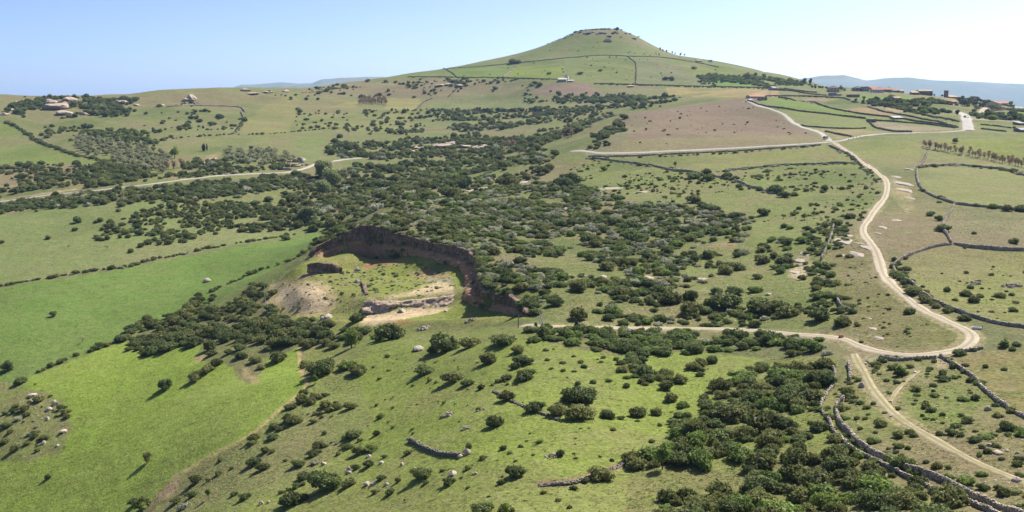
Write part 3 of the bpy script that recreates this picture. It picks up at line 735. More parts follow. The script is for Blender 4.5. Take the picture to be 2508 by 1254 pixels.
# ------------------------------------------------------------------ quarry cliff and ledges
def cliff(name, label, T3, B3, m, rows=20, step=0.35, disp=0.9, lip=2.2, cen_=None, shelf=0.0, seed=1):
    T3 = np.asarray(T3, float); B3 = np.asarray(B3, float)
    L = np.concatenate([[0], np.cumsum(np.linalg.norm(np.diff(T3[:, :2], axis=0), axis=1))])
    n = int(L[-1] / step); t = np.linspace(0, L[-1], n)
    Ti = np.stack([np.interp(t, L, T3[:, k]) for k in range(3)], 1); Bi = np.stack([np.interp(t, L, B3[:, k]) for k in range(3)], 1)
    o2 = np.gradient(Ti[:, :2], axis=0); k = np.ones(9) / 9
    o2 = np.stack([np.convolve(np.pad(o2[:, c], 4, 'edge'), k, 'valid') for c in range(2)], 1)
    nr = np.stack([o2[:, 1], -o2[:, 0]], 1); nr /= np.linalg.norm(nr, axis=1)[:, None] + 1e-9
    sgn = np.sign(((np.asarray(cen_)[None] - Ti[:, :2]) * nr).sum(1)); sgn = np.where(sgn == 0, 1, sgn)
    sg = 1 if sgn.sum() > 0 else -1
    nr = nr * sg
    Vs = []; Ts = []
    Hh = np.maximum(Ti[:, 2] - Bi[:, 2], 0.3)
    for a, f in ((-1, lip), (0, lip * 0.35)):
        q = Ti[:, :2] - nr * f
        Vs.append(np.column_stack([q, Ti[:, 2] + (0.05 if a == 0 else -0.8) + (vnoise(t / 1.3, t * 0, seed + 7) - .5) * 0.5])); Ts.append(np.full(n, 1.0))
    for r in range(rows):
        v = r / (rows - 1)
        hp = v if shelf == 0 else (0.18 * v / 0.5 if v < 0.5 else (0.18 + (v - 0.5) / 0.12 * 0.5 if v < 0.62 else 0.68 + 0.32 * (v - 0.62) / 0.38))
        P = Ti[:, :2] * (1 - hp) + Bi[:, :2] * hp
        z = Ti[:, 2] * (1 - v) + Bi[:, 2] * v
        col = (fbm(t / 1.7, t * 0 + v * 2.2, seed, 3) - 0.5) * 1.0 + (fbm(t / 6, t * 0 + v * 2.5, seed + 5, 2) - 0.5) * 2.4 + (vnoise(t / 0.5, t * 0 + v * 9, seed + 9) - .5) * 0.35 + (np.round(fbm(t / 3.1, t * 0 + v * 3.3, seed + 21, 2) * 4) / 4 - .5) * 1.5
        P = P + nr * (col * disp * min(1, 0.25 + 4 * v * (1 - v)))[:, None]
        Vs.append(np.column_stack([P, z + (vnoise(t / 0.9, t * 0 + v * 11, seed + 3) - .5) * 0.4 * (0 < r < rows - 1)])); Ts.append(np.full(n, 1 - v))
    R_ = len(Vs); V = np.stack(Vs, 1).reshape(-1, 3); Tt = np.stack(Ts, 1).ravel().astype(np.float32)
    ids = np.arange(n * R_).reshape(n, R_)
    Fq = np.stack([ids[:-1, :-1], ids[:-1, 1:], ids[1:, 1:], ids[1:, :-1]], -1).reshape(-1, 4)
    if sg > 0: Fq = Fq[:, ::-1]
    return tag(obj(name, mesh_np(name, V, Fq, m, {'tint': ('FLOAT', Tt)})), label, kind='structure')
rim3 = [(x, y, float(ray(*p)[1]) * y + CZ + 0.2) for (x, y), p in zip(rim, parse(RIM))]
foot3 = [(f[0], f[1], f[2] + CZ - 0.4) for f in foot]
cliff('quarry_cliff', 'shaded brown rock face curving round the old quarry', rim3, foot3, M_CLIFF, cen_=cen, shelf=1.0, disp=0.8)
def ledge(label, top, bot, dtop, dbot, seed, m=None, disp=0.6):
    tp = []; bp = []
    for p, d in zip(parse(top), dtop):
        d -= 1.2; u, s_ = ray(*p); tp.append((float(u) * d, d, float(s_) * d + CZ + 0.15))
    for p, d in zip(parse(bot), dbot):
        d -= 1.2; u, s_ = ray(*p); bp.append((float(u) * d, d, float(s_) * d + CZ - 0.9))
    c = np.mean([b[:2] for b in bp], axis=0) * 0.9
    cliff('rock_ledge', label, tp, bp, m or M_LEDGE, rows=10, step=0.25, disp=disp, lip=1.6, cen_=c, seed=seed)
ledge('pale fluted rock ledge across the quarry floor', "889,742 915,740 955,738 990,739 1027,736 1070,731 1113,724", "886,759 912,759 955,757 990,757 1027,753 1065,747 1108,738", [294.6, 294.2, 293.6, 293.2, 292.6, 292, 291.4], [291.8, 291.2, 290.4, 290, 289.4, 288.8, 288.2], 31, None, 1.2)
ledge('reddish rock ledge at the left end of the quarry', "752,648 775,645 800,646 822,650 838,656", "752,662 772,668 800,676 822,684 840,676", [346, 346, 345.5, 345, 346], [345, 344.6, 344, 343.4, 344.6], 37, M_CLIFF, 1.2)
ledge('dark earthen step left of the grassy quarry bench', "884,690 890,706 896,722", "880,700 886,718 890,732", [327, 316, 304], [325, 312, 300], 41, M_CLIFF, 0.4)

# ------------------------------------------------------------------ rocks
def rock_mesh(name, seed, m, sub=2, flat=1.0, cuts=7):
    import bmesh
    bm = bmesh.new(); bmesh.ops.create_icosphere(bm, subdivisions=sub, radius=1.0)
    r = np.random.default_rng(seed)
    pl = [(Vector(v / np.linalg.norm(v)), r.uniform(0.45, 0.8)) for v in r.normal(size=(cuts, 3))]
    for v in bm.verts:
        c = v.co.copy()
        for nn, d in pl:
            e = c.dot(nn) - d
            if e > 0: c -= nn * e
        c *= 1 + r.uniform(-0.06, 0.06); c.z *= flat; v.co = c
    me = bpy.data.meshes.new(name); bm.to_mesh(me); bm.free(); me.materials.append(m); return me
ROCKS = [rock_mesh("boulder", 10 + i, M_ROCK, 2) for i in range(4)]
PINKS = [rock_mesh("boulder", 30 + i, M_PINK, 3, cuts=11) for i in range(4)]
SLABS = [rock_mesh("slab", 50 + i, M_ROCK, 3, 0.5, 9) for i in range(4)]
PEB = rock_mesh("stone", 70, M_ROCK, 1)
def mpx(px_w, y): return px_w * y / F
def boulder(px, py, w, h, label, meshes=ROCKS, name='boulder', cat='boulder', group=None, rz=None, depth=0.8, sink=0.32, k=[0]):
    k[0] += 1
    p = P3(px, py); sx = mpx(w, p.y) / 1.35; sz = mpx(h, p.y) / 1.2
    if name == 'rock_slab':
        dy = min(mpx(h, p.y) / (abs(float(ray(px, py)[1])) + 0.06) / 1.4, 2.6 * sx); rz = (rz or 0) * 0.25; sz = min(0.55, 0.25 * min(sx, dy)) / 0.5; p.z -= sz * 0.12
        return tag(obj(name, meshes[k[0] % len(meshes)], None, p, (math.atan(float(ground(p.x, p.y + 2) - ground(p.x, p.y - 2)) / 4), -math.atan(float(ground(p.x + 2, p.y) - ground(p.x - 2, p.y)) / 4), rz or 0), (sx, min(dy, 3 * sx + 4), sz)), label, cat, group)
    o = obj(name, meshes[k[0] % len(meshes)], None, (p.x, p.y, p.z + sz * (1 - 2 * sink) * 0.5), (0, 0, random.uniform(0, 6) if rz is None else rz), (sx, sx * depth, sz))
    return tag(o, label, cat, group)
for a in [
 (1142, 1112, 20, 18, 'bright white boulder at the right end of the dark stone bank'),
 (1128, 1120, 14, 9, 'small pink stone beside the bright white boulder'),
 (1107, 1165, 22, 14, 'pale boulder just above a small shrub in the foreground pasture'),
 (900, 1187, 15, 9, 'left one of a pair of pale stones in the foreground'),
 (914, 1187, 14, 10, 'right one of a pair of pale stones in the foreground'),
 (946, 1188, 12, 8, 'single rust tinted stone right of the pair in the foreground'),
 (858, 1149, 14, 9, 'upper pale stone beside the dark bush in the foreground'),
 (856, 1158, 17, 7, 'flat lower pale stone beside the dark bush in the foreground'),
 (793, 1138, 12, 10, 'pale pointed stone on the grey foreground slope'),
 (902, 1120, 13, 8, 'pinkish stone below the twin brown bushes'),
 (936, 1134, 13, 7, 'grey flat stone in the foreground pasture'),
 (985, 1139, 9, 8, 'small dark stone in the middle of the foreground pasture'),
 (1162, 1162, 13, 8, 'pinkish stone at the right of the foreground boulders'),
 (640, 1236, 13, 10, 'larger of two pale stones by the bottom edge'),
 (659, 1231, 10, 8, 'smaller of two pale stones by the bottom edge'),
 (1027, 856, 28, 10, 'long pale slab left of the twin dark trees'),
 (948, 752, 20, 15, 'big rounded boulder in front of the pale quarry ledge'),
 (986, 762, 16, 7, 'low tan boulder right of the big rounded quarry boulder'),
 (800, 780, 22, 13, 'tumbled pink boulder at the front edge of the quarry'),
 (790, 783, 12, 9, 'small block beside the tumbled pink boulder'),
 (1093, 763, 9, 5, 'small dark stone on the pale quarry sand'),
 (878, 664, 15, 10, 'reddish block between the quarry ledges'),
 (877, 692, 15, 10, 'dark block at the left of the grassy quarry bench'),
 (508, 689, 17, 9, 'lone stone heap in the long bright green field'),
 (80, 968, 22, 7, 'pinkish stones above the rough patch in the left field'),
 (136, 990, 14, 12, 'topmost pink stone of the rough patch in the left field'),
 (120, 1003, 17, 9, 'middle pink stone of the rough patch in the left field'),
 (117, 1028, 9, 7, 'small grey stone of the rough patch in the left field'),
 (155, 1057, 20, 8, 'flat pink slab at the right of the rough patch'),
 (106, 1086, 10, 8, 'dark stone low in the rough patch'),
 (140, 1093, 9, 6, 'pale small stone low in the rough patch'),
 (2110, 948, 12, 14, 'white upright slab left of the grassy worn track'),
 (2184, 1020, 10, 6, 'small pale stone on the edge of the grassy worn track'),
 (2420, 1004, 14, 12, 'pinkish boulder near the lower right wall'),
 (2432, 1090, 26, 10, 'pale broken slab in the lower right corner field'),
 (2444, 1110, 22, 8, 'second broken slab below the first in the lower right field'),
 (2467, 1105, 10, 7, 'grey stone right of the broken slabs'),
 (2490, 1110, 10, 7, 'rightmost grey stone near the broken slabs'),
 (2116, 890, 14, 5, 'flat white stone at the top of the grassy worn track'),
 (2240, 915, 12, 6, 'pale stone at the end of the short footpath'),
 (2330, 1170, 16, 8, 'pale flat stone low between wall and worn track'),
 (2490, 1178, 22, 12, 'pale block at the end of the worn track'),
 (1388, 515, 20, 8, 'pale slab on the plateau scrub'),
 (1020, 482, 26, 7, 'grey slab above the scrub on the valley edge'),
 (1880, 722, 18, 7, 'low white stones in the plateau pasture'),
 ]: boulder(*a)
# exposed limestone slabs
for a in [
 (2066, 592, 36, 18, 0.5, 'large pale rock slab left of the dirt track'), (2080, 577, 20, 16, 0.8, 'upper end of the pale outcrop left of the dirt track'),
 (2100, 596, 11, 16, 1.4, 'first upright slab of the outcrop beside the dirt track'), (2109, 597, 9, 14, 1.4, 'second upright slab of the outcrop beside the dirt track'),
 (2123, 608, 18, 12, 2.2, 'third tilted slab of the outcrop beside the dirt track'), (2107, 624, 24, 14, 2.3, 'lowest tilted slab of the outcrop beside the dirt track'),
 (2061, 625, 14, 9, 0.5, 'small pale slab under the big outcrop'), (2148, 572, 12, 20, 1.3, 'thin pale rock rib right of the dirt track'),
 (2163, 558, 16, 8, 0.4, 'small pale rock beside the thin rib'), (2200, 540, 22, 6, 0.3, 'flat pale rock on the rough pasture'),
 (2222, 520, 10, 16, 1.2, 'narrow white rock streak on the rough pasture'), (2205, 450, 30, 12, 2.5, 'upper part of the white rock streak by the track'),
 (2220, 468, 26, 16, 2.3, 'middle part of the white rock streak by the track'), (2234, 486, 16, 12, 2.2, 'lower part of the white rock streak by the track'),
 (2195, 434, 24, 5, 0.1, 'thin flat rock at the top of the white streak'), (2222, 415, 18, 4, 2.9, 'small pale rock under the field wall'),
 (2140, 806, 14, 20, 1.9, 'pale rock rib running down toward the bend'), (2158, 828, 16, 18, 2.1, 'lower pale rock rib just above the bend'), (2130, 780, 8, 16, 1.9, 'upper thin rock rib above the bend'),
 (1955, 640, 22, 10, 0.8, 'pale rock patch among the plateau bushes'), (1948, 668, 18, 14, 1.8, 'lower pale rock patch among the plateau bushes'), (1975, 622, 16, 12, 1.2, 'upper pale rock patch among the plateau bushes'),
 (1590, 680, 20, 11, 0.4, 'pale slab in the scrub right of the plateau'), (1476, 677, 16, 7, 0.2, 'thin pale slab in the middle of the scrub'),
 (1715, 684, 30, 6, 0.1, 'long low slab on the stony plateau'), (1628, 680, 8, 28, 1.5, 'thin upright slab standing in the scrub'),
 (1190, 462, 40, 10, 0.2, 'pale bare rock on the edge of the plateau'), (1150, 468, 26, 7, 0.1, 'left pale bare rock on the edge of the plateau'), (1100, 474, 60, 5, 0.05, 'long flat bare rock above the scrubby edge'),
 (1285, 446, 20, 8, 0.1, 'small bare rock near the valley edge'), (1490, 462, 50, 6, 0.05, 'bare rock strip behind the plateau scrub'), (1570, 471, 26, 4, 0.0, 'small bare rock strip behind the plateau scrub'),
 ]: boulder(a[0], a[1], a[2], a[3], a[5], SLABS, 'rock_slab', 'rock', rz=a[4] * 0.3, depth=1.6, sink=0.35)
for i, a in enumerate([(120, 256, 34, 14), (137, 266, 42, 16), (155, 264, 24, 22), (163, 278, 36, 10), (172, 245, 30, 8), (240, 266, 28, 12), (252, 260, 14, 8), (210, 249, 18, 6), (285, 253, 12, 8), (300, 252, 22, 8), (290, 272, 12, 10), (232, 277, 14, 8), (205, 281, 16, 6), (40, 252, 16, 6), (80, 262, 10, 6), (335, 259, 14, 6), (470, 244, 20, 14), (455, 247, 16, 8), (480, 254, 14, 6), (398, 259, 10, 5), (600, 222, 24, 6), (618, 230, 30, 5), (655, 226, 26, 5), (700, 226, 14, 8), (10, 282, 20, 6), (30, 270, 18, 5)]):
    boulder(*a, 'pinkish sunlit rock of the outcrop below the left skyline', PINKS, 'outcrop_rock', 'rock', 'rocks of the left skyline outcrop', sink=0.3)
for i, a in enumerate([(1008, 372, 26, 7), (1040, 362, 40, 6), (1110, 352, 30, 6), (1085, 358, 50, 8), (1135, 360, 40, 8), (1180, 362, 40, 9), (735, 398, 22, 14), (718, 408, 26, 12), (700, 416, 22, 9), (1075, 211, 22, 6), (1100, 208, 16, 5), (1130, 210, 20, 5), (520, 392, 30, 8), (490, 402, 22, 7)]):
    boulder(*a, 'low rock outcrop on the far valley side', PINKS, 'outcrop_rock', 'rock', 'rock outcrops across the valley', sink=0.3)
CAPS = [rock_mesh('boulder', 90 + i, M_STONE_DARK, 3, cuts=11) for i in range(3)]
for i in range(16):
    f = i / 15; boulder(1412 + 150 * f, 79 + 6 * f * f + random.uniform(-1, 2) + (12 if i % 3 == 2 else 0) * f, random.uniform(7, 14), random.uniform(2, 4), 'dark caprock block on the flat top of the conical hill', CAPS, 'caprock', 'rock', 'caprock blocks on the hill top', sink=0.3)
def rock_pile(px, py, w, h, label, n):
    p = P3(px, py); t = obj('stone_pile', None, None, p); t.empty_display_size = 1; tag(t, label, 'stone pile')
    R_ = mpx(w, p.y) / 2; H_ = mpx(h, p.y)
    for i in range(n):
        a = random.uniform(0, 6.28); q = math.sqrt(random.random()); s_ = R_ * random.uniform(0.16, 0.30)
        x, y = math.cos(a) * q * R_, math.sin(a) * q * R_ * 0.8
        z = float(ground(p.x + x, p.y + y)) + CZ - p.z
        o = obj('stone', ROCKS[i % 4], t, (x, y, z + (1 - q) * H_ * random.uniform(0.2, 0.9) + 0.1 * s_), (random.uniform(0, 6), random.uniform(0, 6), 0), (s_, s_ * 0.8, s_ * 0.7))
rock_pile(1096, 1018, 36, 14, 'round heap of pale stones in the open foreground pasture', 30)
rock_pile(1141, 1051, 26, 9, 'smaller low stone heap right below the round one', 20)
rock_pile(1180, 1004, 26, 6, 'grassy low stone heap right of the pale heaps', 12)
rock_pile(1352, 1118, 34, 9, 'pinkish stone heap left of a lone bush', 20)
rock_pile(2385, 695, 36, 10, 'stone heap in the large walled pasture', 26)
rock_pile(2478, 702, 50, 6, 'long low stone heap at the right edge', 24)
rock_pile(1150, 787, 26, 12, 'white rubble heap at the right foot of the quarry', 18)
rock_pile(2105, 605, 10, 5, 'tiny rubble heap near the upright slabs', 8)
rock_pile(1035, 806, 34, 7, 'pale rubble on the grass in front of the quarry', 20)

# ------------------------------------------------------------------ dry stone walls
CUBE = np.array([(x, y, z) for z in (-.5, .5) for x, y in ((-.5, -.5), (.5, -.5), (.5, .5), (-.5, .5))])
CUBEF = np.array([(0, 3, 2, 1), (4, 5, 6, 7), (0, 1, 5, 4), (1, 2, 6, 5), (2, 3, 7, 6), (3, 0, 4, 7)])
def stones_mesh(name, C, A, S, m, rng):
    """C centres (n,3), A yaw (n), S sizes (n,3)"""
    n = len(C)
    J = CUBE[None] * S[:, None] * rng.uniform(0.72, 1.12, (n, 8, 3))
    tl = rng.normal(0, 0.18, n)
    ca, sa = np.cos(A), np.sin(A)
    x = J[..., 0] * ca[:, None] - J[..., 1] * sa[:, None]; y = J[..., 0] * sa[:, None] + J[..., 1] * ca[:, None]
    V = np.stack([x, y, J[..., 2] + x * tl[:, None] * 0.4], -1) + C[:, None]
    return mesh_np(name, V.reshape(-1, 3), (CUBEF[None] + 8 * np.arange(n)[:, None, None]).reshape(-1, 4), m)
def wall(label, pix, h=1.1, th=0.7, ss=0.4, m=None, gap=0.0, name='dry_stone_wall', core_m=None):
    m = m or M_STONE
    g = line_xy(pix, max(0.6, ss)); n = len(g); rng = np.random.default_rng(int(g[0, 0] * 10) % 9999)
    L = n * max(0.6, ss)
    t = np.gradient(g, axis=0); A = np.arctan2(t[:, 1], t[:, 0]); t /= np.linalg.norm(t, axis=1)[:, None]; nr = np.stack([-t[:, 1], t[:, 0]], 1)
    hv = h * (0.5 + 0.9 * fbm(np.arange(n) / 7.0, np.arange(n) * 0.0 + g[0, 0], 3, 3)); hv = np.where(vnoise(np.arange(n) / 4.0, np.arange(n) * 0 + 5.5, 8) < gap, hv * 0.25, hv)
    z0 = ground(g[:, 0], g[:, 1]) + CZ
    # core
    prof = [(-0.5, -0.3), (-0.42, 0.86), (0.42, 0.86), (0.5, -0.3)]
    V = np.stack([np.column_stack([g + nr * (a * th), z0 + (b if b < 0 else b * hv)]) for a, b in prof], 1).reshape(-1, 3)
    ids = np.arange(n * 4).reshape(n, 4)
    Fq = np.concatenate([np.stack([ids[:-1, k], ids[1:, k], ids[1:, k + 1], ids[:-1, k + 1]], -1) for k in range(3)] + [np.array([ids[0], ids[-1][::-1]])])
    o = tag(obj(name, mesh_np(name, V, Fq, core_m or m)), label, 'stone wall')
    per = lambda c: max(1, int(L / ss * c))
    rows = max(2, int(round(h / (ss * 0.75))))
    Cs = []; As = []; Ss = []
    for side in (-1, 1, 0):
        rr = range(rows) if side else range(1)
        for r in rr:
            k = np.arange(0, n - 1, max(1, int(round(ss / max(0.6, ss))))); reps = 2 if ss < 0.6 else 1
            k = np.repeat(k, reps) + rng.uniform(0, 1, len(k) * reps); ki = k.astype(int); f = (k - ki)[:, None]
            P = g[ki] * (1 - f) + g[np.minimum(ki + 1, n - 1)] * f; hh = hv[ki]; zz = z0[ki] * (1 - f[:, 0]) + z0[np.minimum(ki + 1, n - 1)] * f[:, 0]
            lat = side * th * 0.42 if side else rng.uniform(-0.3, 0.3, len(k)) * th
            P = P + nr[ki] * np.reshape(lat, (-1, 1) if np.ndim(lat) else (1, 1)) + rng.normal(0, 0.03, P.shape)
            zz = zz + ((r + 0.45) / rows * hh * 0.95 if side else hh * 0.92) + rng.normal(0, 0.04, len(k))
            Cs.append(np.column_stack([P, zz])); As.append(A[ki] + rng.normal(0, 0.25, len(k)))
            Ss.append(np.column_stack([ss * rng.uniform(0.7, 1.5, len(k)), ss * rng.uniform(0.5, 0.9, len(k)), ss * rng.uniform(0.45, 0.9, len(k)) * (h / rows / (ss * 0.7) if side else 1)]))
    # a few fallen stones at the foot
    kf = rng.integers(0, n, max(2, int(L / 5))); P = g[kf] + nr[kf] * (rng.choice([-1, 1], len(kf)) * rng.uniform(0.6, 1.8, len(kf)))[:, None] * th
    Cs.append(np.column_stack([P, ground(P[:, 0], P[:, 1]) + CZ + 0.08])); As.append(rng.uniform(0, 3, len(kf))); Ss.append(rng.uniform(0.5, 1.1, (len(kf), 3)) * ss)
    st = obj('stones', stones_mesh('stones', np.concatenate(Cs), np.concatenate(As), np.concatenate(Ss), m, rng), o)
    st['kind'] = 'stuff'
    return g
WG = {}
WALLS = [
 ('lane_left', 'pale dry stone wall on the left of the walled lane', "2033,894 2047,913 2040,948 2023,969 2009,990 2012,1010 2030,1028 2037,1055 2054,1069 2071,1087 2102,1111 2158,1135 2206,1163 2258,1187 2310,1211 2362,1228 2400,1246 2428,1256 2500,1295", 0.8, 0.8, 0.36, None, 0.1),
 ('lane_top', 'short dry stone wall at the top right of the walled lane', "2076,893 2082,910 2080,934", 1.0, 0.7, 0.36, None, 0.0),
 ('lane_right', 'tall dry stone wall on the right of the walled lane', "2066,980 2053,986 2047,997 2050,1021 2057,1042 2075,1059 2102,1090 2137,1114 2172,1128 2223,1152 2275,1166 2320,1187 2372,1215 2414,1232 2462,1251 2540,1285", 1.15, 0.8, 0.36, None, 0.05),
 ('low_right', 'dry stone wall running down the right edge from the bend', "2303,874 2324,886 2355,907 2390,927 2400,948 2428,972 2455,993 2483,1010 2508,1024 2580,1060", 0.9, 0.8, 0.4, None, 0.1),
 ('bend', 'low dry stone wall just below the bend of the track', "2154,877 2171,882 2206,884 2240,880 2292,878", 0.9, 0.7, 0.38, None, 0.12),
 ('bend_end', 'short ruined wall right of the bend of the track', "2338,864 2379,860 2407,854", 0.8, 0.7, 0.4, None, 0.2),
 ('pasture', 'long curved stone wall between the dirt track and the large pasture', "2330,600 2299,603 2263,612 2232,624 2211,634 2193,645 2186,655 2197,676 2232,694 2256,719 2288,740 2327,757 2362,771 2386,778 2421,789 2456,796 2508,803 2580,815", 1.1, 0.8, 0.45, None, 0.08),
 ('mid_right', 'stone wall between the large pasture and the mauve field', "2337,599 2369,606 2407,610 2456,613 2508,615 2580,618", 1.1, 0.8, 0.5, None, 0.05),
 ('mid_up', 'crooked stone wall climbing left of the mauve field', "2337,501 2327,522 2313,543 2306,564 2320,575 2330,596", 1.0, 0.8, 0.5, None, 0.1),
 ('upper_enc', 'curved stone wall round the upper right pasture', "2245,413 2245,441 2256,464 2291,484 2334,499 2377,505 2434,509 2508,516 2580,522", 1.0, 0.8, 0.55, None, 0.05),
 ('upper_top', 'stone wall along the top of the upper right pasture', "2245,410 2276,407 2334,404 2377,407 2434,413 2477,418 2508,430 2560,445", 1.0, 0.9, 0.6, None, 0.1),
 ('upper_gap', 'short stone wall by the gap above the upper right pasture', "2271,375 2262,395 2250,408", 1.0, 0.9, 0.6, None, 0.1),
 ('old', 'broken old wall on the left of the track', "2042,550 2035,585 2021,617 2011,638", 1.1, 0.9, 0.5, None, 0.25),
 ('curl', 'short curled white stone wall among dark bushes', "2051,736 2056,750 2066,758 2078,761", 1.0, 0.7, 0.4, None, 0.0),
 ('plateau', 'stone wall crossing the open plateau pasture', "1455,388 1528,397 1604,407 1643,418 1700,422 1757,434 1807,445 1845,462 1888,472", 1.0, 0.9, 0.6, None, 0.12),
 ('plateau_up', 'stone wall along the upper edge of the plateau', "1777,418 1834,413 1910,404 1960,404 2030,401 2100,400", 1.0, 0.9, 0.6, None, 0.1),
 ('junction', 'stone wall down the left side of the track below the junction', "2030,357 2061,370 2090,385 2106,402", 1.0, 0.9, 0.6, None, 0.1),
 ('roadside', 'stone wall along the lower side of the asphalt road', "1440,384 1540,383 1650,378 1780,372 1900,364 2010,356", 0.9, 0.9, 0.6, None, 0.2),
 ('bank', 'curved dark stone bank in the foreground pasture', "1003,1080 1027,1092 1046,1103 1088,1116 1129,1118", 0.75, 0.9, 0.4, 'dark', 0.0),
 ('pinkbank', 'low pinkish stone bank behind the lower foreground bush', "1320,1190 1400,1186 1450,1170 1500,1150 1540,1132", 0.4, 1.0, 0.4, 'dark', 0.5),
 ('midbank', 'overgrown stone bank among the brown bushes', "1210,958 1240,975 1270,990 1320,1010 1370,1030", 0.35, 0.9, 0.4, 'dark', 0.5),
 ('hill_top', 'thin wall across the upper slope of the conical hill', "1095,168 1180,163 1290,152 1400,141 1475,135 1540,138 1620,140 1700,152 1760,165", 1.3, 1.2, 1.1, 'dark', 0.1),
 ('hill_down', 'straight wall running down the middle of the conical hill', "1537,139 1549,148 1558,155 1558,180 1556,205", 1.4, 1.3, 1.1, 'dark', 0.05),
 ('hill_base_l', 'dark wall along the left foot of the conical hill', "1000,188 1110,189 1240,191 1370,195", 1.5, 1.3, 1.1, 'dark', 0.1),
 ('hill_base_r', 'dark wall along the right foot of the conical hill', "1455,205 1560,207 1720,212 1870,215 1960,223 2000,227", 1.8, 1.4, 1.1, 'dark', 0.05),
 ('hill_left', 'slanting wall on the left flank of the conical hill', "1085,168 1110,182 1125,192", 1.5, 1.3, 1.1, 'dark', 0.05),
 ('hill_mid', 'wall between two plots on the left of the conical hill', "1262,161 1250,175 1232,188", 1.2, 1.2, 1.1, None, 0.2),
 ('vA', 'dark wall from the barn along the pale green field', "1831,247 1856,257 1875,261 1902,264 1929,267 1970,274 2024,279 2078,286 2120,291", 1.5, 1.1, 0.9, 'dark', 0.03),
 ('vB', 'long dark wall sweeping down from the barn toward the village road', "1907,239 1956,246 1997,254 2031,265 2078,274 2120,281 2190,288 2254,299 2317,307 2346,313", 1.6, 1.1, 0.9, 'dark', 0.03),
 ('vC', 'dark wall along the lower edge of the pale green field', "1962,308 2010,313 2065,316 2120,315", 1.3, 1.0, 0.8, 'dark', 0.05),
 ('vC2', 'dark wall round the corner of the stony plot', "2123,294 2132,302 2142,313 2169,319 2190,323 2233,324", 1.5, 1.1, 0.8, 'dark', 0.05),
 ('vD', 'dark wall below the brown ploughed strip', "2125,263 2148,271 2190,279 2233,286 2275,295 2317,303", 1.4, 1.1, 0.9, 'dark', 0.05),
 ('vE', 'dark wall running under the village trees to the road', "2144,253 2169,259 2201,267 2241,274 2264,282 2296,288 2342,297", 1.4, 1.1, 0.9, 'dark', 0.05),
 ('vF', 'dark wall from the barn past the grey sheds', "1875,236 1929,235 1983,236 2024,238 2065,240 2081,246", 1.6, 1.2, 0.9, 'dark', 0.05),
 ('vG', 'dark wall crossing the right foot of the hill', "1888,221 1943,223 1962,227 1983,231 2024,234", 1.5, 1.2, 0.9, 'dark', 0.05),
 ('vH', 'dark wall along the field right of the village road', "2376,278 2390,286 2422,290 2466,295", 1.8, 1.3, 0.9, 'dark', 0.0),
 ('vI', 'upper short dark wall at the far right', "2403,306 2440,309 2477,314", 1.2, 1.0, 0.8, 'dark', 0.05),
 ('vJ', 'lower short dark wall at the far right', "2403,316 2430,319 2464,323", 1.2, 1.0, 0.8, 'dark', 0.05),
 ('vK', 'dark wall in front of the last houses on the right', "2428,271 2465,270 2520,268", 1.4, 1.1, 0.9, 'dark', 0.05),
 ('vL', 'brown wall above the stony plot', "2145,296 2200,299 2280,306 2340,314", 1.5, 1.0, 0.8, 'dark', 0.0),
 ('vM', 'low wall in the dry plot by the fork', "2022,323 2060,331 2085,335", 1.0, 1.0, 0.7, 'dark', 0.1),
 ('lh', 'dark wall dropping down the left hillside to the hedge corner', "590,275 598,288 590,308 572,328", 1.3, 1.1, 0.9, 'dark', 0.1),
 ('lr', 'stone wall along the left hillside above the pasture', "410,262 470,258 530,260 590,262 600,275", 1.1, 1.1, 0.9, None, 0.15),
 ('cr', 'wall climbing the far valley side toward the hill', "1012,272 1035,250 1060,240", 1.1, 1.1, 0.9, 'dark', 0.2),
 ('cr2', 'wall under the tan slope across the valley', "1098,237 1115,222 1130,205", 1.2, 1.1, 0.9, 'dark', 0.15),
]
for key, lab, pix, h, th, ss, mk, gap in WALLS:
    fz = (0.42 if key.startswith('hill') else 0.52) if mk == 'dark' and ss > .7 else (0.8 if key not in ('lane_left', 'lane_right', 'low_right', 'bend', 'pasture') else 0.66)
    WG[key] = wall(lab, pix, h * fz, th * fz * (.8 if mk == 'dark' else .46), ss * (1 if ss > .5 else .72), M_STONE_DARK if mk == 'dark' else M_STONE, gap)
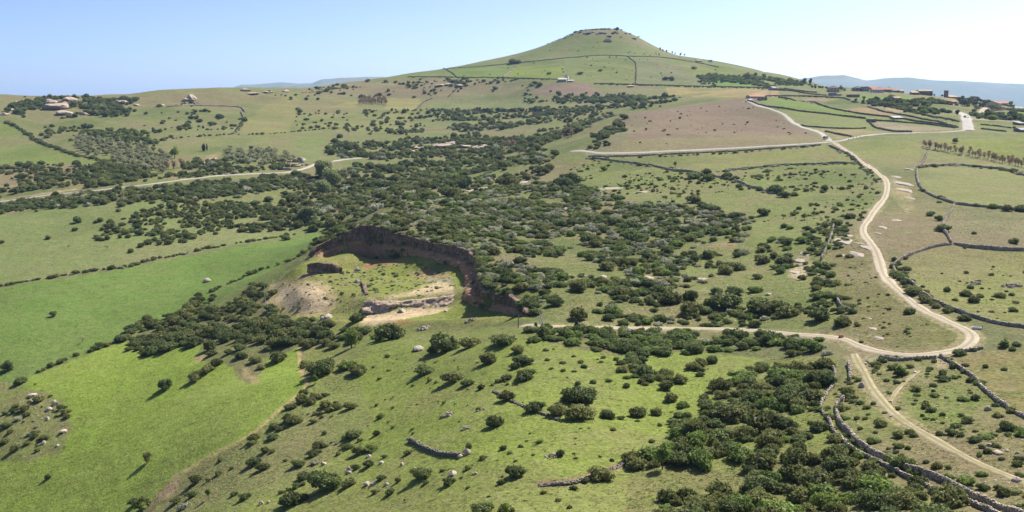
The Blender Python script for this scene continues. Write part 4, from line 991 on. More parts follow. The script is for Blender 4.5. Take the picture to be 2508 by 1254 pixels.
# ------------------------------------------------------------------ vegetation: leaf clouds
import bmesh
def icos(sub):
    bm = bmesh.new(); bmesh.ops.create_icosphere(bm, subdivisions=sub, radius=1.0)
    v = np.array([x.co[:] for x in bm.verts]); f = np.array([[q.index for q in x.verts] for x in bm.faces]); bm.free(); return v, f
ICO_V, ICO_F = icos(1)
def leaf_cloud(name, lobes, n, size, m, seed, up=-0.35, core=0.72, spread=0.85, thin=1.0):
    """lobes: (x,y,z,rx,ry,rz). Many small leaf faces on and in the lobes, plus a twiggy core"""
    r = np.random.default_rng(seed); Lb = np.array(lobes, float)
    w = Lb[:, 3] * Lb[:, 4]; w = w / w.sum()
    li = r.choice(len(Lb), n, p=w)
    d = r.normal(size=(n * 3, 3)); d /= np.linalg.norm(d, axis=1)[:, None]; d = d[d[:, 2] > up][:n]
    while len(d) < n: d = np.concatenate([d, d])[:n]
    c = Lb[li, :3]; rad = Lb[li, 3:6]
    bumps = 1 + 0.16 * np.sin(d[:, 0] * 5 + seed + li) * np.cos(d[:, 1] * 6 + li * 2) + 0.1 * np.sin(d[:, 2] * 9 + li)
    rr = r.uniform(0.80, 1.06, n) * bumps
    rr = np.where(r.random(n) < 0.10, rr * r.uniform(1.02, 1.16, n), rr)
    p = c + d * rad * rr[:, None]
    nr = d + r.normal(size=(n, 3)) * spread; nr /= np.linalg.norm(nr, axis=1)[:, None]
    a = np.cross(nr, r.normal(size=(n, 3))); a /= np.linalg.norm(a, axis=1)[:, None]; b = np.cross(nr, a)
    s = size * r.uniform(0.6, 1.3, n)[:, None]
    q = np.stack([p - a * s - b * s * 0.7 * thin, p + a * s * 0.9 - b * s * 0.8 * thin, p + a * s + b * s * 0.7 * thin, p - a * s * 0.8 + b * s * 0.9 * thin], 1)
    q[..., 2] = np.maximum(q[..., 2], 0.0)
    tint = 0.42 + 0.22 * (r.random(len(Lb))[li] - 0.5) * 2 + r.normal(0, 0.16, n) + 0.2 * (rr / bumps - 0.93)
    V = q.reshape(-1, 3); Fq = np.arange(4 * n).reshape(n, 4); tv = np.repeat(tint, 4)
    if core:
        for L_ in Lb:
            cv = ICO_V * L_[3:6] * core * (1 + r.uniform(-0.08, 0.08, (len(ICO_V), 1))) + L_[:3]; cv[:, 2] = np.maximum(cv[:, 2], -0.02)
            f4 = np.column_stack([ICO_F, ICO_F[:, 2]])
            Fq = np.concatenate([Fq, f4 + len(V)]); V = np.concatenate([V, cv]); tv = np.concatenate([tv, np.full(len(cv), 0.35)])
    # triangles of the core are written as quads with one repeated corner: split them apart
    me = bpy.data.meshes.new(name)
    quad = Fq[Fq[:, 2] != Fq[:, 3]]; tri = Fq[Fq[:, 2] == Fq[:, 3]][:, :3]
    me.vertices.add(len(V)); me.vertices.foreach_set('co', V.astype(np.float32).ravel())
    lp = np.concatenate([quad.ravel(), tri.ravel()]).astype(np.int32)
    me.loops.add(len(lp)); me.loops.foreach_set('vertex_index', lp)
    me.polygons.add(len(quad) + len(tri))
    me.polygons.foreach_set('loop_start', np.concatenate([np.arange(len(quad)) * 4, len(quad) * 4 + np.arange(len(tri)) * 3]).astype(np.int32))
    me.polygons.foreach_set('loop_total', np.concatenate([np.full(len(quad), 4), np.full(len(tri), 3)]).astype(np.int32))
    at = me.attributes.new('tint', 'FLOAT', 'POINT'); at.data.foreach_set('value', tv.astype(np.float32))
    me.update(calc_edges=True); me.materials.append(m)
    return me
def bush_lobes(seed, n=7, h=0.85):
    r = np.random.default_rng(seed); L = [(0, 0, h * 0.38, 0.72, 0.68, h * 0.58)]
    for i in range(n):
        a = 6.283 * i / n + r.uniform(-0.5, 0.5); q = r.uniform(0.30, 0.80); s = r.uniform(0.20, 0.48)
        L.append((math.cos(a) * q, math.sin(a) * q, r.uniform(0.18, 0.62) * h, s, s, s * r.uniform(0.7, 1.0)))
    return L
NSH = 6
BUSH = {k: [leaf_cloud(f"{k}_shrub", bush_lobes(s0 + i, 6 + i, h), nl, sz, MF[k], s0 + i, spread=sp) for i in range(NSH)]
        for k, s0, h, nl, sz, sp in (('dark', 100, 0.9, 1500, 0.060, 0.8), ('brown', 120, 0.9, 1400, 0.064, 0.9), ('green', 140, 0.75, 1200, 0.065, 0.6), ('grey', 160, 0.6, 900, 0.062, 1.0))}
# ---- scrub: single bushes read off the photograph (x, y of the foot, width in pixels)
EXPL = """405,953,30 118,1174,22 50,942,34 60,1008,30 38,1000,22 150,1005,24 15,1050,30 95,985,34 25,1062,20
478,936,38 492,925,40 508,915,44 530,898,36 590,880,38 625,890,32 680,890,52 640,905,24 515,862,48 520,872,30 560,870,30
190,548,28 183,567,15 118,587,18 5,597,15 235,548,16 245,545,22 320,620,18 700,590,24 298,508,22 290,520,18 270,552,24 268,560,24
955,840,92 930,838,50 1090,868,82 1150,856,54 1060,868,40 1235,848,62 1197,894,54 1038,920,50 1110,940,58 1145,946,40 1178,955,25 1240,985,48 790,922,72 750,905,40 770,915,40 876,920,54 850,905,50
738,990,45 745,970,30 720,1040,48 705,1035,40 800,1205,90 715,1242,74 1035,1176,64 1099,1190,36 935,1176,25 975,1182,20 903,1145,30 872,1152,28 853,1194,40 956,1212,28 920,1209,20
932,1026,28 865,1075,42 845,1078,30 922,1068,24 880,1116,42 913,1106,38 942,1122,18 1000,1114,24 1148,1101,27 1232,1103,22 1212,1048,54 1145,1152,20 622,1142,40 645,1154,42 1178,1262,60 1239,1262,50 480,1185,40 470,1220,34 540,1130,20 568,1150,18 535,1165,24 510,1180,18 600,1225,30 350,1250,50 330,1240,40 650,1110,30
1280,896,54 1268,868,40 1240,932,32 1285,932,54 1262,905,30 1340,884,15 1380,892,18 1378,911,15 1430,902,20 1406,912,14 1525,913,30 1536,929,22 1580,926,58 1627,927,48 1630,957,44 1642,987,44 1423,992,92 1395,985,50 1310,1010,54 1365,1022,58 1420,1032,78 1487,1027,44 1563,1024,54 1608,1020,40 1744,892,40 1835,952,58 1650,1042,30 1722,1032,30 1372,1119,30 1264,1170,58 1472,1178,62 1434,1183,25 1765,935,22 1454,940,20 1493,936,20 1415,945,20 1535,950,22 1580,945,20 1350,905,12 1470,1120,10
2002,1060,54 2157,1048,35 2206,924,38 2075,972,44 2200,1074,30 2200,1099,28 2123,1002,20 2098,1029,20 2118,1029,16 2107,1054,18 2331,1068,38 2355,1022,18 2378,939,30 2334,904,30 2465,1057,44 2503,1072,50 2206,1150,60 2235,1160,40 2293,1149,30 2365,1188,54 2445,1202,25 2497,1169,25 2054,1109,40 2092,1140,40 2130,1157,58 2414,902,22 2460,908,18 2459,852,28 2308,1020,20 2286,960,12 2148,905,18 2160,890,26 2250,885,24 2322,1150,20 2490,850,24 2310,1180,20 2480,860,20
2227,772,36 2085,770,28 2063,802,54 2007,791,66 1930,780,60 2018,663,44 2035,682,34 2004,700,38 2000,735,38 2050,738,30 2030,731,28 1920,654,54 1912,672,30 1895,633,26 1870,647,38 1965,687,22 2050,556,32 2081,538,32 2081,633,20 1965,598,40 1927,603,30 2309,570,40 2300,543,24 2485,598,26 2278,531,24 2467,520,30 2432,513,32 2320,717,26 2365,729,38 2400,731,24 2197,685,38 2218,699,30 2235,724,40 2327,766,32 2362,787,34 2267,745,40 1976,566,22 1935,563,26 2385,745,40 2340,738,16 2450,732,30 2260,705,12 2190,640,20 2020,560,26 2500,520,30 2385,575,14
1417,719,56 1333,726,34 1348,694,38 1516,728,50 1360,753,50 1295,764,64 1275,715,44 1417,788,60 1490,788,36 1528,801,36 1590,742,36 1612,722,44 1640,749,64 1770,762,88 1857,768,74 1911,772,58 1754,722,35 1796,727,48 1849,719,35 1800,667,48 1777,675,48 1857,685,28 1330,566,40 1590,637,50 1550,597,60 1486,665,44 1690,777,68 1445,600,50 1230,680,50 1340,700,30 1690,740,50 1880,775,60
1700,440,36 1735,446,36 1780,440,34 1800,444,24 1810,462,20 1730,432,30 1900,476,44 1920,486,36 1860,468,20 1945,482,24 1975,470,18 2020,468,26 1480,420,22 1250,460,50 1225,455,36 1400,455,60 1380,462,50 1740,520,40 1700,500,44 1800,540,40 1870,530,30 1920,560,24 1600,470,14 1640,440,12 1345,183,14 1420,183,15 1255,158,26 1268,157,18 1630,198,16 1645,199,18 1470,176,12 1700,170,14 1830,193,22 1845,197,20"""
ZONES = [  # key, coverage, radius range, kinds, where, polygon
 ('thicket', 0.78, 1.0, 2.9, 'brown:6 dark:4 green:2', 'in the dense thicket at the lower right', "1535,1270 1545,1170 1600,1100 1680,1025 1740,970 1800,945 1835,900 1900,885 1960,870 2015,900 1995,990 2010,1070 2070,1115 2150,1160 2250,1210 2340,1270 2300,1330 1530,1330"),
 ('thicket2', 0.35, 0.9, 2.2, 'brown:5 dark:5 green:1', 'on the thicket edge at lower right', "1660,1060 1740,965 1830,890 1900,880 1960,870 1900,960 1800,1020 1700,1090"),
 ('band', 1.15, 1.1, 2.4, 'dark:6 green:5 grey:1', 'in the scrub band below the track', "1300,806 1450,808 1760,813 1960,827 2055,838 2040,868 1900,850 1800,852 1650,872 1560,885 1490,852 1310,832"),
 ('bandtail', 0.5, 0.8, 1.8, 'dark:4 brown:4 green:2', 'in the scrub tail below the track', "1520,890 1640,870 1780,850 1750,890 1660,930 1650,970 1560,940"),
 ('front', 1.2, 1.2, 2.8, 'dark:6 brown:5', 'in the dark scrub in front of the quarry', "305,835 330,800 420,782 500,772 570,764 645,776 740,800 890,806 885,838 760,842 620,838 520,822 470,845 340,862"),
 ('front2', 0.8, 1.2, 2.4, 'dark:5 brown:5', 'in the scrub left of the quarry', "425,782 470,742 520,730 500,760 560,745 620,700 650,720 640,760 560,775"),
 ('plateau', 0.78, 0.8, 2.2, 'dark:8 brown:4 green:4 grey:6', 'in the plateau scrub above the quarry', "885,552 960,500 1100,492 1240,452 1400,449 1480,479 1700,509 1830,534 1790,600 1700,640 1650,700 1500,722 1400,692 1300,735 1235,712 1178,690 1172,640 1100,600 960,568"),
 ('plateau_s', 0.42, 0.9, 2.0, 'dark:6 brown:2 green:3 grey:2', 'between plateau scrub and level track', "1300,735 1500,722 1700,690 1900,745 2000,765 1950,800 1700,800 1320,794"),
 ('plateau_r', 0.09, 0.9, 1.9, 'dark:6 brown:2 green:1 grey:2', 'on the stony plateau pasture', "1700,570 2000,565 2040,640 2000,740 1700,690"),
 ('plateau_g', 0.045, 0.3, 1.1, 'dark:4 green:3 brown:2', 'on the open plateau pasture', "1290,430 1460,395 1760,436 1960,410 2150,440 2120,540 2050,560 1850,575 1700,505 1480,475"),
 ('rimline', 1.2, 0.8, 1.5, 'grey:4 dark:5 brown:3', 'on the rim of the quarry', "885,548 912,547 967,568 1040,586 1111,598 1150,610 1172,636 1176,690 1240,716 1300,768 1310,745 1250,700 1190,660 1160,600 1100,588 960,560"),
 ('rimleft', 0.9, 0.8, 1.8, 'dark:6 brown:4', 'on the left shoulder of the quarry', "765,622 776,602 808,586 840,572 885,550 900,540 850,545 800,575 765,605"),
 ('valley', 0.5, 1.1, 3.0, 'dark:8 brown:5 green:1 grey:2', 'in the scrub of the central valley', "800,425 900,402 1100,395 1300,382 1400,402 1300,442 1200,452 1100,482 950,502 880,540 830,556 700,560 680,505 720,455"),
 ('valley2', 0.32, 1.1, 2.6, 'dark:7 brown:4 grey:1', 'on the scrubby far side of the valley', "820,340 1000,325 1150,305 1400,300 1480,312 1440,362 1250,380 950,392 850,388 820,375"),
 ('lmid', 0.6, 1.0, 2.2, 'dark:6 brown:5', 'in the scrub behind the left pasture', "340,520 480,497 640,502 735,530 690,565 560,556 440,592 390,602 245,578 290,555 330,560"),
 ('lroad', 1.1, 1.1, 2.4, 'dark:8 brown:3 grey:2', 'in the roadside scrub on the left', "-60,512 0,502 200,477 400,462 740,430 765,452 500,490 330,494 150,505 0,520 -60,530"),
 ('lslope', 0.25, 1.0, 2.6, 'dark:7 brown:3', 'on the tan slope above the left road', "-60,404 250,407 330,430 400,440 220,460 -60,486"),
 ('lslope2', 0.8, 1.2, 2.6, 'dark:7 brown:3', 'in the scrub above the left road', "220,400 330,415 370,440 310,452 230,458 240,430"),
 ('lgrove_e', 0.5, 1.0, 2.4, 'dark:6 brown:3 grey:1', 'in the scrub right of the olive grove', "440,400 700,395 740,405 560,425 400,440"),
 ('lband', 0.4, 1.0, 2.6, 'dark:5 brown:3 green:2', 'in the scrub above the olive grove', "110,312 330,322 400,340 380,360 330,350 130,336"),
 ('outcrop', 0.55, 1.4, 3.2, 'dark:10', 'on the rocky outcrop below the left skyline', "30,242 340,240 350,262 290,284 180,286 40,278"),
 ('lhill', 0.035, 1.0, 2.4, 'dark:6 brown:3', 'on the open left hillside', "350,255 600,250 600,330 400,340 300,300"),
 ('ridge', 0.05, 1.0, 2.6, 'dark:6 brown:3', 'near the skyline left of the hill', "400,236 700,228 900,200 1080,196 1080,232 720,245 400,258"),
 ('chill', 0.07, 1.0, 2.4, 'dark:6 brown:3', 'on the pasture across the valley', "720,265 1100,270 1150,300 1000,322 740,325"),
 ('chill2', 0.25, 1.0, 2.4, 'dark:6 brown:3', 'on the scrubby slope under the conical hill', "1050,275 1240,268 1480,262 1640,245 1600,262 1520,280 1480,300 1150,300"),
 ('chill3', 0.4, 1.2, 2.8, 'dark:6 green:1', 'in the scrub round the mauve knoll', "1290,236 1480,236 1660,240 1640,252 1480,252 1280,250"),
 ('basehill', 0.2, 1.2, 2.8, 'dark:6 brown:2', 'at the foot of the conical hill', "1090,196 1300,200 1330,215 1100,225"),
 ('flank', 0.5, 1.2, 2.8, 'dark:6 green:1', 'on the right flank of the conical hill', "1830,182 1960,203 1995,212 1860,206"),
 ('oval', 1.0, 1.2, 2.4, 'dark:5 green:3', 'in the hedge round the oval field', "1718,190 1735,184 1800,188 1870,206 1880,214 1800,200 1740,195 1738,206 1728,210"),
 ('knolledge', 0.8, 1.2, 2.4, 'dark:6 brown:2', 'along the left edge of the mauve hillside', "1440,372 1500,306 1530,280 1520,300 1480,350 1450,376"),
 ('lane', 0.10, 0.4, 1.1, 'dark:5 brown:2 green:2', 'on the rough ground beside the walled lane', "2090,890 2300,890 2560,1040 2560,1290 2450,1240 2200,1140 2070,1045"),
 ('lane2', 0.5, 0.6, 1.5, 'dark:5 brown:3 green:2', 'along the walled lane', "1990,990 2005,980 2000,1010 2030,1060 2060,1090 2150,1140 2260,1195 2300,1230 2200,1180 2050,1110 1990,1050"),
 ('pwall', 0.7, 0.8, 1.5, 'dark:6 brown:3', 'along the wall right of the dirt track', "2180,640 2200,650 2210,680 2260,720 2330,765 2320,775 2240,730 2190,690"),
 ('owall', 0.5, 0.8, 1.8, 'dark:6 brown:2 green:2', 'along the old wall left of the track', "1990,560 2050,535 2078,560 2030,640 2060,760 2020,760 1985,700 2000,640"),
 ('rpasture', 0.018, 0.3, 1.0, 'dark:5 brown:3', 'in the right hand pastures', "2200,640 2560,640 2560,790 2400,770"),
 ('loop', 0.03, 0.3, 0.8, 'brown:4 dark:4 green:2', 'inside the bend of the track', "2060,640 2150,650 2240,760 2360,830 2200,855 2100,830"),
 ('fgslope', 0.08, 0.5, 1.5, 'brown:5 dark:3 grey:1', 'on the rough slope beside the left field', "440,1180 620,1075 750,960 880,960 920,1050 830,1120 720,1220 560,1270 380,1270"),
 ('fgpast', 0.012, 0.25, 0.7, 'dark:4 brown:4 green:3', 'in the foreground pasture', "900,880 1300,850 1800,880 1600,1080 1530,1260 900,1260"),
 ('fieldrough', 0.10, 0.4, 1.3, 'dark:4 brown:4 grey:2', 'on the rough patch of the left field', "-40,945 40,950 150,988 165,1050 100,1105 -40,1110"),
 ('quarry', 0.10, 0.3, 0.9, 'grey:5 green:4', 'on the quarry floor', "780,650 900,650 1000,640 1100,670 1100,710 900,720 820,760 800,700"),
 ('quarrysand', 0.07, 0.3, 0.8, 'green:4 brown:1', 'on the pale patch of the quarry', "690,702 780,702 812,735 790,760 720,760 682,735"),
 ('hillsparse', 0.003, 0.4, 1.0, 'dark:5 green:1', 'on the slope of the conical hill', "1120,185 1300,140 1400,110 1560,105 1700,150 1860,190 1700,203 1400,197"),
 ('village', 0.35, 1.2, 2.6, 'dark:6 green:2', 'among the village plots', "2120,246 2330,250 2345,275 2260,280 2180,262"),
 ('mauve', 0.004, 0.35, 0.9, 'dark:4 green:4', 'on the mauve brown hillside', "1480,365 1540,290 1700,265 1830,245 1950,310 2000,340 1700,362"),
 ('vright', 0.3, 1.2, 2.6, 'dark:6 green:2', 'in the gardens at the far right', "2380,262 2508,272 2508,300 2440,298 2390,285"),
]
RIMS = ' '.join(f'{x:.0f},{y - 5:.0f}' for x, y in parse(RIM))
HEDGES = [  # where, step, radius range, kinds, polyline
 ('in the long hedge across the left fields', 1.7, 0.8, 1.7, 'dark:4 brown:5 grey:1', "-40,712 0,703 60,690 120,682 200,668 260,660 310,655 360,640 420,628 480,615 560,600 640,588 720,575"),
 ('on the bank above the left foreground field', 1.8, 0.8, 1.8, 'brown:6 dark:3', "310,828 250,852 200,868 150,885 95,912"),
 ('on the walls of the lane', 3.2, 0.4, 1.1, 'dark:5 brown:3 green:2', "2035,900 2045,940 2015,985 2035,1050 2071,1090 2158,1138 2258,1190 2362,1232"),
 ('on the tall lane wall', 4.2, 0.4, 1.0, 'dark:5 brown:3 green:2', "2080,920 2055,990 2060,1040 2102,1086 2172,1124 2275,1162 2372,1210 2462,1248"),
 ('on the bank left of the quarry', 2.4, 0.8, 1.8, 'dark:5 brown:4', "745,622 700,642 640,660 576,689 530,710 467,741"),
 ('on the boundary bank of the left hillside', 3.0, 1.4, 2.8, 'dark:9', "10,297 40,310 75,335 110,355 150,368 200,385 260,395 300,410"),
 ('in the hedge on the left hillside', 4.0, 1.0, 2.2, 'dark:6 brown:2', "400,342 480,335 570,329 640,330 700,325 800,315 900,314 1000,320"),
 ('in the dark hedge at the hillside corner', 3.0, 1.0, 2.0, 'dark:6', "598,288 590,308 572,328"),
 ('along the lower side of the asphalt road', 3.5, 0.8, 1.6, 'grey:5 dark:3 brown:2', "1440,388 1540,387 1650,382 1780,376 1900,367 2010,358"),
 ('along the left side of the track below the junction', 3.0, 0.7, 1.5, 'dark:5 grey:2', "2040,362 2070,378 2100,396 2115,415 2150,445"),
 ('along the plateau wall', 4.0, 0.7, 1.7, 'grey:4 dark:5', "1455,391 1604,410 1700,425 1807,448 1888,475"),
 ('along the upper plateau wall', 3.0, 0.8, 1.7, 'grey:5 dark:5', "1760,422 1834,415 1910,406 2000,404 2100,402"),
 ('on the wall of the upper right pasture', 3.5, 0.8, 1.9, 'dark:5 grey:3', "2250,412 2276,409 2334,406 2377,409 2434,415 2477,421 2530,436"),
 ('on the wall below the mauve field', 8.0, 0.6, 1.3, 'dark:5', "2330,600 2369,607 2456,614 2530,617"),
 ('on the wall of the curved pasture', 6.0, 0.6, 1.5, 'dark:5 brown:2', "2256,466 2291,486 2334,501 2400,507 2434,512 2508,518 2560,523"),
 ('along the wall in the lower right corner', 4.0, 0.6, 1.2, 'dark:4 brown:3', "2310,878 2355,909 2400,950 2455,995 2508,1028"),
 ('on the wall under the bend of the track', 4.0, 0.6, 1.2, 'dark:5', "2150,880 2206,886 2290,880 2380,860"),
 ('on the wall at the foot of the conical hill', 3.5, 1.2, 2.4, 'dark:6', "1455,206 1560,209 1720,214 1870,217 1960,224"),
 ('on the wall at the left foot of the hill', 6, 1.0, 1.8, 'dark:6', "1000,189 1110,190 1240,192 1370,196"),
 ('along the village walls', 4.0, 0.5, 1.0, 'dark:6', "1831,248 1875,262 1929,268 2024,280 2120,292"),
 ('along the long village wall', 4.0, 0.5, 1.0, 'dark:6', "1907,240 1997,255 2078,275 2190,289 2317,308"),
 ('along the wall under the village trees', 3.5, 0.9, 2.0, 'dark:6', "2085,250 2144,254 2201,268 2264,283 2342,298"),
 ('along the wall by the grey sheds', 3.0, 1.0, 1.8, 'dark:6', "1875,237 1929,236 1983,237 2065,241"),
 ('on the skyline rim of the hill top', 2.6, 1.2, 2.4, 'dark:8', "1385,90 1405,80 1430,75 1460,73 1490,72 1520,74"),
 ('on the left shoulder of the hill top', 3.5, 0.9, 1.8, 'dark:8', "1340,108 1385,90 1405,82 1400,90 1370,98"),
 ('along the bank of the far valley', 3.0, 1.0, 2.0, 'dark:6 brown:2', "1360,385 1300,415 1240,440 1180,440"),
 ('along the green meadow of the valley', 3.5, 1.0, 2.0, 'dark:6 brown:2', "1160,440 1220,415 1290,400 1330,398"),
 ('in the dark line across the valley', 2.6, 1.2, 2.2, 'dark:8', "1165,273 1200,275 1260,274 1330,274"),
 ('below the skyline left of the hill', 4.0, 1.0, 2.0, 'dark:7', "740,228 800,222 850,213 880,214"),
]
def kinds(s):
    it = [t.split(':') for t in s.split()]; w = np.array([float(b) for a, b in it]); return [a for a, b in it], w / w.sum()
SH = []    # x, y, radius, height factor, kind, where
def where_px(px, py):
    for nm, x0, x1, y0, y1 in (('in the left foreground field', -50, 440, 920, 1300), ('in the left pasture above the hedge', -50, 480, 480, 700), ('beside the bright left foreground field', 440, 770, 840, 1300),
        ('in the lower right thicket', 1530, 2045, 1000, 1300), ('near the walled lane at the lower right', 2040, 2600, 865, 1300), ('in the green foreground pasture', 770, 1660, 850, 1300),
        ('below the level dirt track', 1640, 2050, 810, 1000), ('right of the dirt track', 2150, 2600, 480, 865), ('by the old wall left of the track', 1980, 2150, 530, 865), ('on the stony plateau pasture', 1640, 1980, 540, 810),
        ('above the level track beside the quarry', 1260, 1640, 640, 810), ('by the far walls of the plateau', 1200, 2100, 400, 540), ('on the scrubby plateau', 880, 1640, 440, 700), ('in front of the quarry', 600, 1300, 780, 850)):
        if x0 <= px <= x1 and y0 <= py <= y1: return nm
    return 'on the valley side'
ek, ew = kinds('dark:7 brown:4 green:1')
for t in EXPL.split():
    px, py, w = map(float, t.split(','))
    x, y = hit(px, py - w * 0.10); rr = mpx(w, y) / 2
    k = 'green' if (w < 24 and 1300 < px < 1600 and py < 960) else str(RNG.choice(ek, p=ew))
    if (1160 < px < 1660 and 940 < py < 1060) or (px < 540 and py > 840): k = 'brown' if RNG.random() < 0.7 else 'dark'
    hf = RNG.uniform(0.85, 1.1) if w > 30 else RNG.uniform(0.9, 1.25)
    SH.append([x, y, rr * 1.0, hf, k, where_px(px, py)])
NEX = len(SH)
def poly_area(P): return 0.5 * abs(np.dot(P[:, 0], np.roll(P[:, 1], 1)) - np.dot(P[:, 1], np.roll(P[:, 0], 1)))
road_pts = np.concatenate(ROADG); road_w = np.concatenate([np.full(len(g), r[3] / 2) for g, r in zip(ROADG, ROADS)])
def clear_of_roads(x, y, r):
    return np.min(np.hypot(road_pts[:, 0] - x, road_pts[:, 1] - y) - road_w) > r * 0.75
for key, cov, r0, r1, ks, where, pp in ZONES:
    P = poly_xy(pp); fs = float(np.clip((P[:, 1].mean() - 300) / 450, 0, 1)); r0 *= 1 + .15 * fs; r1 *= 1 + .45 * fs; A = poly_area(P); kk, kw = kinds(ks)
    rm = r0 + (r1 - r0) * 0.35; n = int(cov * A / (math.pi * rm * rm)); n = min(n, 2600)
    lo, hi = P.min(0), P.max(0); got = 0; tries = 0
    ex = np.array([(s[0], s[1], s[2]) for s in SH])
    bx = ex[(ex[:, 0] > lo[0] - 6) & (ex[:, 0] < hi[0] + 6) & (ex[:, 1] > lo[1] - 6) & (ex[:, 1] < hi[1] + 6)]
    occ = np.zeros((n + len(bx), 3)); occ[:len(bx)] = bx; no = len(bx)
    fe = min(8.0, 0.006 * P[:, 1].mean() + 0.3 * r1); C = RNG.uniform(lo - fe, hi + fe, (n * 16 + 200, 2)); C = C[inside(P, C[:, 0] + RNG.normal(0, fe * .6, len(C)), C[:, 1] + RNG.normal(0, fe * 1.2, len(C)))]
    cs_ = 14 + 22 * fs; clump = fbm(C[:, 0] / cs_, C[:, 1] / cs_, 77, 3)
    C = C[clump > (0.50 if cov < 0.1 else (0.47 if cov < 0.6 else (0.38 if cov < 0.8 else 0.30))) - RNG.random(len(C)) * 0.08]
    for x, y in C:
        if got >= n: break
        rr = r0 + (r1 - r0) * RNG.random() ** 2.0
        if no:
            dd = np.hypot(occ[:no, 0] - x, occ[:no, 1] - y)
            if np.any(dd < (occ[:no, 2] + rr) * (0.45 if cov > 1.0 else (0.55 if cov > 0.7 else 0.72))): continue
        if not clear_of_roads(x, y, rr): continue
        occ[no] = (x, y, rr); no += 1; got += 1
        SH.append([x, y, rr, RNG.uniform(0.75, 1.1) * (1 + .3 * fs), str(RNG.choice(kk, p=kw)), where])
for where, step, r0, r1, ks, pp in HEDGES:
    g = line_xy(pp, step); kk, kw = kinds(ks)
    for x, y in g:
        if RNG.random() < 0.12: continue
        rr = r0 + (r1 - r0) * RNG.random() ** 1.7
        x += RNG.normal(0, step * 0.25); y += RNG.normal(0, step * 0.3)
        if clear_of_roads(x, y, rr): SH.append([x, y, rr, RNG.uniform(0.75, 1.1), str(RNG.choice(kk, p=kw)), where])
lipg = smooth_line(rim + (rim - cen) / np.linalg.norm(rim - cen, axis=1)[:, None] * 1.7, 0.9)
for x, y in lipg:
    if RNG.random() < 0.8: SH.append([x + RNG.normal(0, .5), y + RNG.normal(0, .5) + .3, RNG.uniform(.6, 1.6), RNG.uniform(.7, 1.1), str(RNG.choice(['dark', 'brown', 'grey'], p=[.55, .3, .15])), 'on the lip of the quarry'])
SHA = np.array([(s[0], s[1], s[2]) for s in SH]); SHZ = ground(SHA[:, 0], SHA[:, 1]) + CZ
app = SHA[:, 2] / SHA[:, 1]
inview = np.abs(SHA[:, 0] / SHA[:, 1]) < 0.485
order = np.argsort(-(app * inview)); big = order[:298]
KW = dict(dark='dark green', brown='olive brown', green='fresh green', grey='silver grey')
def size_word(r): return 'huge' if r > 3.2 else ('large' if r > 2.4 else ('broad' if r > 1.7 else ('middling' if r > 1.1 else 'small')))
byl = {}
for i in big:
    s = SH[i]; byl.setdefault((size_word(s[2]), KW[s[4]], s[5]), []).append(i)
ORD = ['first', 'second', 'third', 'fourth', 'fifth', 'sixth', 'seventh', 'eighth', 'ninth', 'tenth']
proto_obj = {}
for (sw, kw_, wh), idx in byl.items():
    idx = sorted(idx, key=lambda i: SHA[i, 0] / SHA[i, 1])
    for j, i in enumerate(idx):
        x, y, rr, hf, k, w_ = SH[i]; v = int(RNG.integers(NSH))
        o = obj('shrub', BUSH[k][v], None, (x, y, SHZ[i] - 0.05), (0, 0, RNG.uniform(0, 6.28)), (rr * RNG.uniform(0.92, 1.1), rr * RNG.uniform(0.72, 1.15), rr * hf * 1.05))
        base = f"{sw} {kw_} shrub {wh}"
        tag(o, base, 'shrub', 'shrubs ' + wh)
        proto_obj.setdefault((k, v), o)
print('shrubs', len(SH), 'individual', len(big), 'terrain', NU, ND)

# ---- everything past the 300 largest: one mass of scrub
def gn_scatter(name, pts, scl, rot, pid, sources, label):
    me = mesh_np(name, pts, np.zeros((0, 3), np.int32), None, {'scl': ('FLOAT_VECTOR', scl.astype(np.float32)), 'rot': ('FLOAT', rot.astype(np.float32)), 'pid': ('INT', pid.astype(np.int32))})
    o = obj(name, me); tag(o, label, None, None, 'stuff')
    ng = bpy.data.node_groups.new(name, 'GeometryNodeTree')
    ng.interface.new_socket('Geometry', in_out='INPUT', socket_type='NodeSocketGeometry'); ng.interface.new_socket('Geometry', in_out='OUTPUT', socket_type='NodeSocketGeometry')
    N = ng.nodes; Lk = ng.links
    gi = N.new('NodeGroupInput'); go = N.new('NodeGroupOutput'); jn = N.new('GeometryNodeJoinGeometry')
    def attr(nm, ty):
        a = N.new('GeometryNodeInputNamedAttribute'); a.data_type = ty; a.inputs['Name'].default_value = nm; return a.outputs[0]
    sc, ro, pi = attr('scl', 'FLOAT_VECTOR'), attr('rot', 'FLOAT'), attr('pid', 'INT')
    cx = N.new('ShaderNodeCombineXYZ'); Lk.new(ro, cx.inputs[2])
    er = N.new('FunctionNodeEulerToRotation'); Lk.new(cx.outputs[0], er.inputs[0])
    for i, src in enumerate(sources):
        oi = N.new('GeometryNodeObjectInfo'); oi.transform_space = 'ORIGINAL'; oi.inputs['Object'].default_value = src; oi.inputs['As Instance'].default_value = False
        cmp_ = N.new('FunctionNodeCompare'); cmp_.data_type = 'INT'; cmp_.operation = 'EQUAL'; Lk.new(pi, cmp_.inputs[2]); cmp_.inputs[3].default_value = i
        ip = N.new('GeometryNodeInstanceOnPoints')
        Lk.new(gi.outputs[0], ip.inputs['Points']); Lk.new(cmp_.outputs[0], ip.inputs['Selection']); Lk.new(oi.outputs['Geometry'], ip.inputs['Instance'])
        Lk.new(er.outputs[0], ip.inputs['Rotation']); Lk.new(sc, ip.inputs['Scale']); Lk.new(ip.outputs[0], jn.inputs[0])
    Lk.new(jn.outputs[0], go.inputs[0])
    md = o.modifiers.new(name, 'NODES'); md.node_group = ng
    return o
rest = np.setdiff1d(np.arange(len(SH)), big)
srcs = list(proto_obj.items()); keyidx = {}
